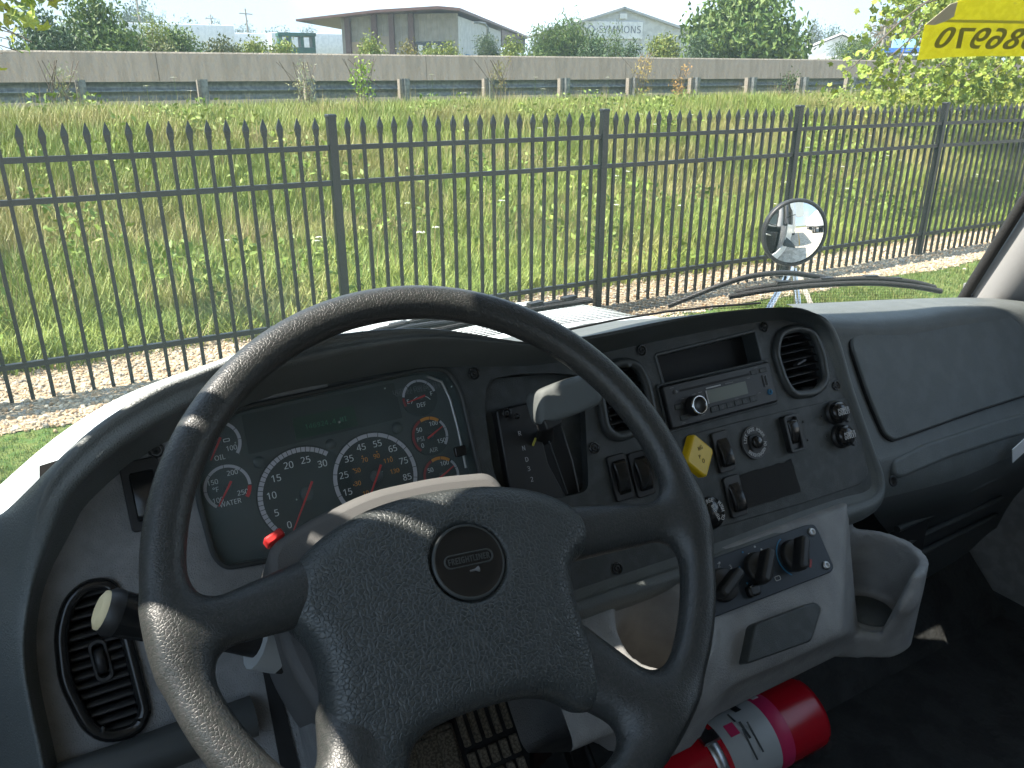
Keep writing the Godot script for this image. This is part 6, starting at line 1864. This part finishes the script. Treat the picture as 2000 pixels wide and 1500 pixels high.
# ---------- steering wheel ----------
var hub_grid := PackedFloat32Array()
func build_wheel():
	var WF := Transform3D(Vector3(0.999, 0, 0.0445), Vector3(0.0308, 0.721, -0.6922), Vector3(-0.0321, 0.6929, 0.7203), Vector3(0.2295, 1.8652, -0.4801))
	var w := thing("steering_wheel", "large black leather-grained four-spoke steering wheel", "steering wheel", WF)
	var rf := func(p: Vector3) -> float:
		var r := Vector2(p.x, p.y).length()
		var d := Vector2(r - 0.2135, p.z).length() - 0.0152
		var q := Vector3(p.x, p.y, p.z * 1.25)
		var s := capsule_d(q, Vector3(-0.212, -0.014, 0.0), Vector3(-0.1, -0.005, -0.024), 0.014, 0.026)
		s = min(s, capsule_d(q, Vector3(0.21, -0.036, 0.0), Vector3(0.1, -0.018, -0.024), 0.014, 0.024))
		s = min(s, capsule_d(q, Vector3(-0.128, -0.172, 0.0), Vector3(-0.105, -0.1, -0.026), 0.022, 0.03))
		s = min(s, capsule_d(q, Vector3(0.118, -0.18, 0.0), Vector3(0.062, -0.11, -0.026), 0.022, 0.03))
		s = max(s, r - 0.2135)
		return smin(d, s * 0.85, 0.026)
	part(w, "rim_and_spokes", nets(rf, Vector3(-0.238, -0.238, -0.05), Vector3(0.238, 0.238, 0.03), 0.0042), M.rim)
	# padded hub cover
	var hp := cr_loop([Vector2(-0.136, -0.006), Vector2(-0.122, 0.016), Vector2(-0.098, 0.031), Vector2(-0.063, 0.041), Vector2(-0.02, 0.043), Vector2(0.036, 0.037), Vector2(0.083, 0.022), Vector2(0.113, 0.0), Vector2(0.12, -0.022), Vector2(0.108, -0.037), Vector2(0.09, -0.044), Vector2(0.083, -0.06), Vector2(0.081, -0.1), Vector2(0.09, -0.132), Vector2(0.096, -0.146), Vector2(0.082, -0.155), Vector2(0.056, -0.152), Vector2(0.038, -0.136), Vector2(0.012, -0.127), Vector2(-0.03, -0.123), Vector2(-0.062, -0.125), Vector2(-0.077, -0.133), Vector2(-0.083, -0.148), Vector2(-0.092, -0.157), Vector2(-0.118, -0.157), Vector2(-0.133, -0.15), Vector2(-0.131, -0.1), Vector2(-0.126, -0.066), Vector2(-0.13, -0.04), Vector2(-0.139, -0.026)], 3)
	var gn := 72
	var glo := Vector2(-0.16, -0.165)
	var gs := 0.3 / (gn - 1)
	hub_grid.resize(gn * gn)
	for j in gn:
		for i in gn: hub_grid[j * gn + i] = poly_d(glo + Vector2(i, j) * gs, hp)
	var hf := func(p: Vector3) -> float:
		var gx: float = clamp((p.x - glo.x) / gs, 0, gn - 1.001)
		var gy: float = clamp((p.y - glo.y) / gs, 0, gn - 1.001)
		var i := int(gx)
		var j := int(gy)
		var fx := gx - i
		var fy := gy - j
		var s := lerpf(lerpf(hub_grid[j * gn + i], hub_grid[j * gn + i + 1], fx), lerpf(hub_grid[(j + 1) * gn + i], hub_grid[(j + 1) * gn + i + 1], fx), fy)
		var top: float = 0.016 - 0.9 * (p.x + 0.01) * (p.x + 0.01) - 0.5 * (p.y + 0.04) * (p.y + 0.04)
		var rr := 0.02
		var z: float = max(p.z - top, -0.045 - p.z)
		var q := Vector2(max(s + rr, 0.0), max(z + rr, 0.0))
		var d: float = q.length() + min(max(s + rr, z + rr), 0.0) - rr
		# the round seat of the horn button
		var b := Vector2(p.x + 0.003, p.y + 0.021).length()
		return smax(d, -max(b - 0.0305, 0.008 - p.z), 0.004)
	part(w, "hub_cover", nets(hf, Vector3(-0.15, -0.165, -0.05), Vector3(0.135, 0.055, 0.028), 0.0036), M.leather)
	var hb := part(w, "horn_button", lathe([Vector2(0.029, -0.002), Vector2(0.029, 0.004), Vector2(0.0275, 0.0058), Vector2(0.0265, 0.005), Vector2(0.02, 0.0056), Vector2(0, 0.006)], 48), M.gloss, flat(Vector2(-0.003, -0.021), 0.0085, -0.07))
	part(hb, "edge_ring", lathe([Vector2(0.0292, 0.0035), Vector2(0.028, 0.0062), Vector2(0.0268, 0.0058)], 48), M.bead)
	part(hb, "emblem_frame", frame(rrect(0.04, 0.0105, 0.005, 5), rrect(0.0375, 0.0085, 0.0042, 5), 0.005, 0.0066, 0.0003), M.bead, flat(Vector2(0, 0.0015)))
	part(hb, "emblem", text("FREIGHTLINER", 0.0045, true, 0.0008), M.bead, Transform3D(Basis.from_scale(Vector3(0.76, 1, 1)), Vector3(0, 0.0015, 0.0062)))
	var horn := part(hb, "horn_symbol", tube([Vector3(-0.0035, 0, 0), Vector3(0.001, 0, 0), Vector3(0.004, 0.0, 0)], [0.0007, 0.0009, 0.0024], 10), M.faint, flat(Vector2(0.002, -0.0075), 0.0058, 0.05))
	# column cowl behind the wheel
	var col := thing("column_cowl", "grey plastic steering column cowl behind the wheel hub", "column cowl", WF)
	var cp := round_poly([Vector2(-0.1386, 0.0323), Vector2(-0.1316, 0.043), Vector2(-0.1014, 0.0548), Vector2(-0.0467, 0.0673), Vector2(0.0134, 0.0663), Vector2(0.0632, 0.0592), Vector2(0.0728, 0.0426), Vector2(0.0535, -0.0327), Vector2(0.0044, -0.0914), Vector2(-0.0899, -0.0923), Vector2(-0.1238, -0.103), Vector2(-0.1413, -0.0491), Vector2(-0.1439, -0.0097)], 0.02, 5)
	part(col, "upper_cowl", prism(cp, -0.2, -0.046, 0.008, 3), M.shroud)
	var cp2 := round_poly([Vector2(-0.1365, -0.0203), Vector2(-0.1143, -0.0229), Vector2(-0.0762, -0.043), Vector2(-0.0738, -0.1063), Vector2(-0.097, -0.2116), Vector2(-0.1222, -0.2016), Vector2(-0.1258, -0.0887)], 0.014, 5)
	part(col, "lower_cowl", prism(cp2, -0.26, -0.10, 0.012, 4), M.grey)
	part(col, "hazard_tab", prism(rrect(0.016, 0.008, 0.002), -0.006, 0.008, 0.002), M.red, Transform3D(Basis(Vector3(0, 0, 1), 0.4), Vector3(-0.1265, 0.0523, -0.075)))
	# turn signal lever
	var sl := thing("turn_signal_lever", "black turn signal lever with worn cream end cap left of the wheel", "lever", WF)
	var tip := Vector3(-0.2553, 0.0267, -0.05)
	var root := Vector3(-0.1384, -0.0289, -0.1)
	var ax := (tip - root).normalized()
	part(sl, "stem", tube([root, root + ax * 0.05], [0.013, 0.012], 14), M.black)
	part(sl, "handle", tube([root + ax * 0.045, root + ax * 0.06, tip - ax * 0.012], [0.009, 0.0135, 0.0165], 18), M.gloss)
	part(sl, "end_collar", tube([tip - ax * 0.012, tip - ax * 0.006, tip - ax * 0.002], [0.0168, 0.017, 0.0145], 20), M.black)
	part(sl, "end_cap", tube([tip - ax * 0.004, tip, tip + ax * 0.002], [0.0142, 0.0138, 0.010], 20), M.cream)
	var bel := begin()
	for k in 5: add_tube(bel, [root + ax * (-0.03 + k * 0.007), root + ax * (-0.0265 + k * 0.007), root + ax * (-0.023 + k * 0.007)], [0.016, 0.021, 0.016], 14)
	part(sl, "bellows", done(bel), M.rubber)
	part(sl, "cable_clip", tube([root + ax * 0.0, root + ax * 0.02], 0.0215, 14), M.label)

# ---------- small things ----------
func build_small():
	# fire extinguisher on the floor
	var a := Vector3(1.0051, 1.1503, -0.6847)
	var b := Vector3(0.7264, 1.1236, -0.71)
	var ax := (a - b).normalized()
	var side := ax.cross(Vector3.UP).normalized()
	var upv := side.cross(ax)
	var len := a.distance_to(b)
	var fx := thing("fire_extinguisher", "red fire extinguisher lying on the dark cab floor", "fire extinguisher", Transform3D(Basis(side, upv, -ax).orthonormalized(), a))
	# local -z runs towards its foot, which faces right
	part(fx, "cylinder", lathe([Vector2(0.0, 0.012), Vector2(0.05, 0.012), Vector2(0.06, 0.004), Vector2(0.0625, 0.012), Vector2(0.0625, 0.36), Vector2(0.055, 0.39), Vector2(0.03, 0.41), Vector2(0.0, 0.415)], 40), M.red_paint, Transform3D())
	part(fx, "label", lathe([Vector2(0.0629, 0.085), Vector2(0.0632, 0.0855), Vector2(0.0632, 0.205), Vector2(0.0629, 0.2055)], 40), M.label)
	part(fx, "red_band", lathe([Vector2(0.0633, 0.085), Vector2(0.0635, 0.0855), Vector2(0.0635, 0.112), Vector2(0.0633, 0.1125)], 40), M.pink)
	var strap := part(fx, "strap", lathe([Vector2(0.0634, 0.215), Vector2(0.0646, 0.2155), Vector2(0.0646, 0.235), Vector2(0.0634, 0.2355)], 40), M.steel)
	part(strap, "buckle", box(Vector3(0.02, 0.006, 0.03)), M.steel, Transform3D(Basis(), Vector3(0.01, 0.066, 0.225)))
	for q in [[0.35, 0.145, 0.02, 0.012, M.black], [0.75, 0.15, 0.024, 0.012, M.black], [-0.2, 0.18, 0.022, 0.018, M.pink], [-0.35, 0.16, 0.03, 0.004, M.face], [0.1, 0.165, 0.02, 0.003, M.face], [-0.6, 0.15, 0.05, 0.003, M.face], [-0.7, 0.165, 0.05, 0.003, M.face], [0.5, 0.1, 0.02, 0.012, M.white]]:
		var an: float = PI / 2 + q[0]
		part(fx, "label_mark", box(Vector3(q[2], 0.0008, q[3])), q[4], Transform3D(Basis(Vector3(0, 0, 1), an - PI / 2), Vector3(cos(an) * 0.0636, sin(an) * 0.0636, q[1])))
	# pedals
	var pd := thing("accelerator_pedal", "tall ribbed accelerator pedal seen through the wheel", "pedal", Transform3D(Basis(Vector3(1, 0, 0), -0.75) , Vector3(0.3812, 1.3715, -0.7227)))
	part(pd, "pad", prism(rrect(0.078, 0.24, 0.01), -0.015, 0.0, 0.003), M.rubber)
	for k in 5:
		part(pd, "long_rib", prism(rrect(0.009, 0.12, 0.002), 0.0, 0.006, 0.002), M.tread, flat(Vector2(-0.032 + k * 0.016, 0.06)))
	for j in 4:
		for k in 5:
			part(pd, "block", prism(rrect(0.011, 0.024, 0.002), 0.0, 0.006, 0.002), M.tread, flat(Vector2(-0.032 + k * 0.016, -0.02 - j * 0.03)))
	var bp := thing("brake_pedal", "dark brake pedal left of the accelerator", "pedal", Transform3D(Basis(Vector3(1, 0, 0), -0.6), Vector3(0.2971, 1.3554, -0.7393)))
	part(bp, "pad", prism(rrect(0.1, 0.075, 0.012), -0.012, 0.0, 0.004), M.tread)
	for k in 3: part(bp, "rib", prism(rrect(0.024, 0.06, 0.003), 0.0, 0.004, 0.002), M.tread, flat(Vector2(-0.032 + k * 0.032, 0)))
	part(bp, "arm", tube([Vector3(0, 0.02, -0.01), Vector3(0, 0.2, -0.04)], 0.012, 8), M.black)
	var bt := thing("bracket_tube", "black tube bracket with bolts beside the accelerator", "bracket", Transform3D())
	part(bt, "tube", tube([Vector3(0.5289, 1.2856, -0.7353), Vector3(0.5171, 1.2425, -0.661)], 0.02, 14), M.gloss)
	part(bt, "red_rod", tube([Vector3(0.543, 1.3281, -0.7833), Vector3(0.527, 1.2963, -0.7412)], 0.006, 10), mat(Color(0.2, 0.03, 0.04), 0.4))
	part(bt, "plate", box(Vector3(0.06, 0.09, 0.01)), M.black, at(Vector3(0.4987, 1.2814, -0.7632), 0.3))
	for q in [Vector3(0.4884, 1.3002, -0.759), Vector3(0.4843, 1.2824, -0.7534)]:
		part(bt, "bolt", lathe([Vector2(0.006, 0.0), Vector2(0.005, 0.004), Vector2(0, 0.005)], 12), M.steel, at(q, -0.5))
	# white tag at the passenger side of the dashboard
	solo("paper_tag", "small white tag poking out at the right edge under the dashboard", "tag", box(Vector3(0.05, 0.03, 0.0015)), M.white, Transform3D(Basis(Vector3(0, 0, 1), 0.4), Vector3(1.3583, 1.6166, -0.6105)))
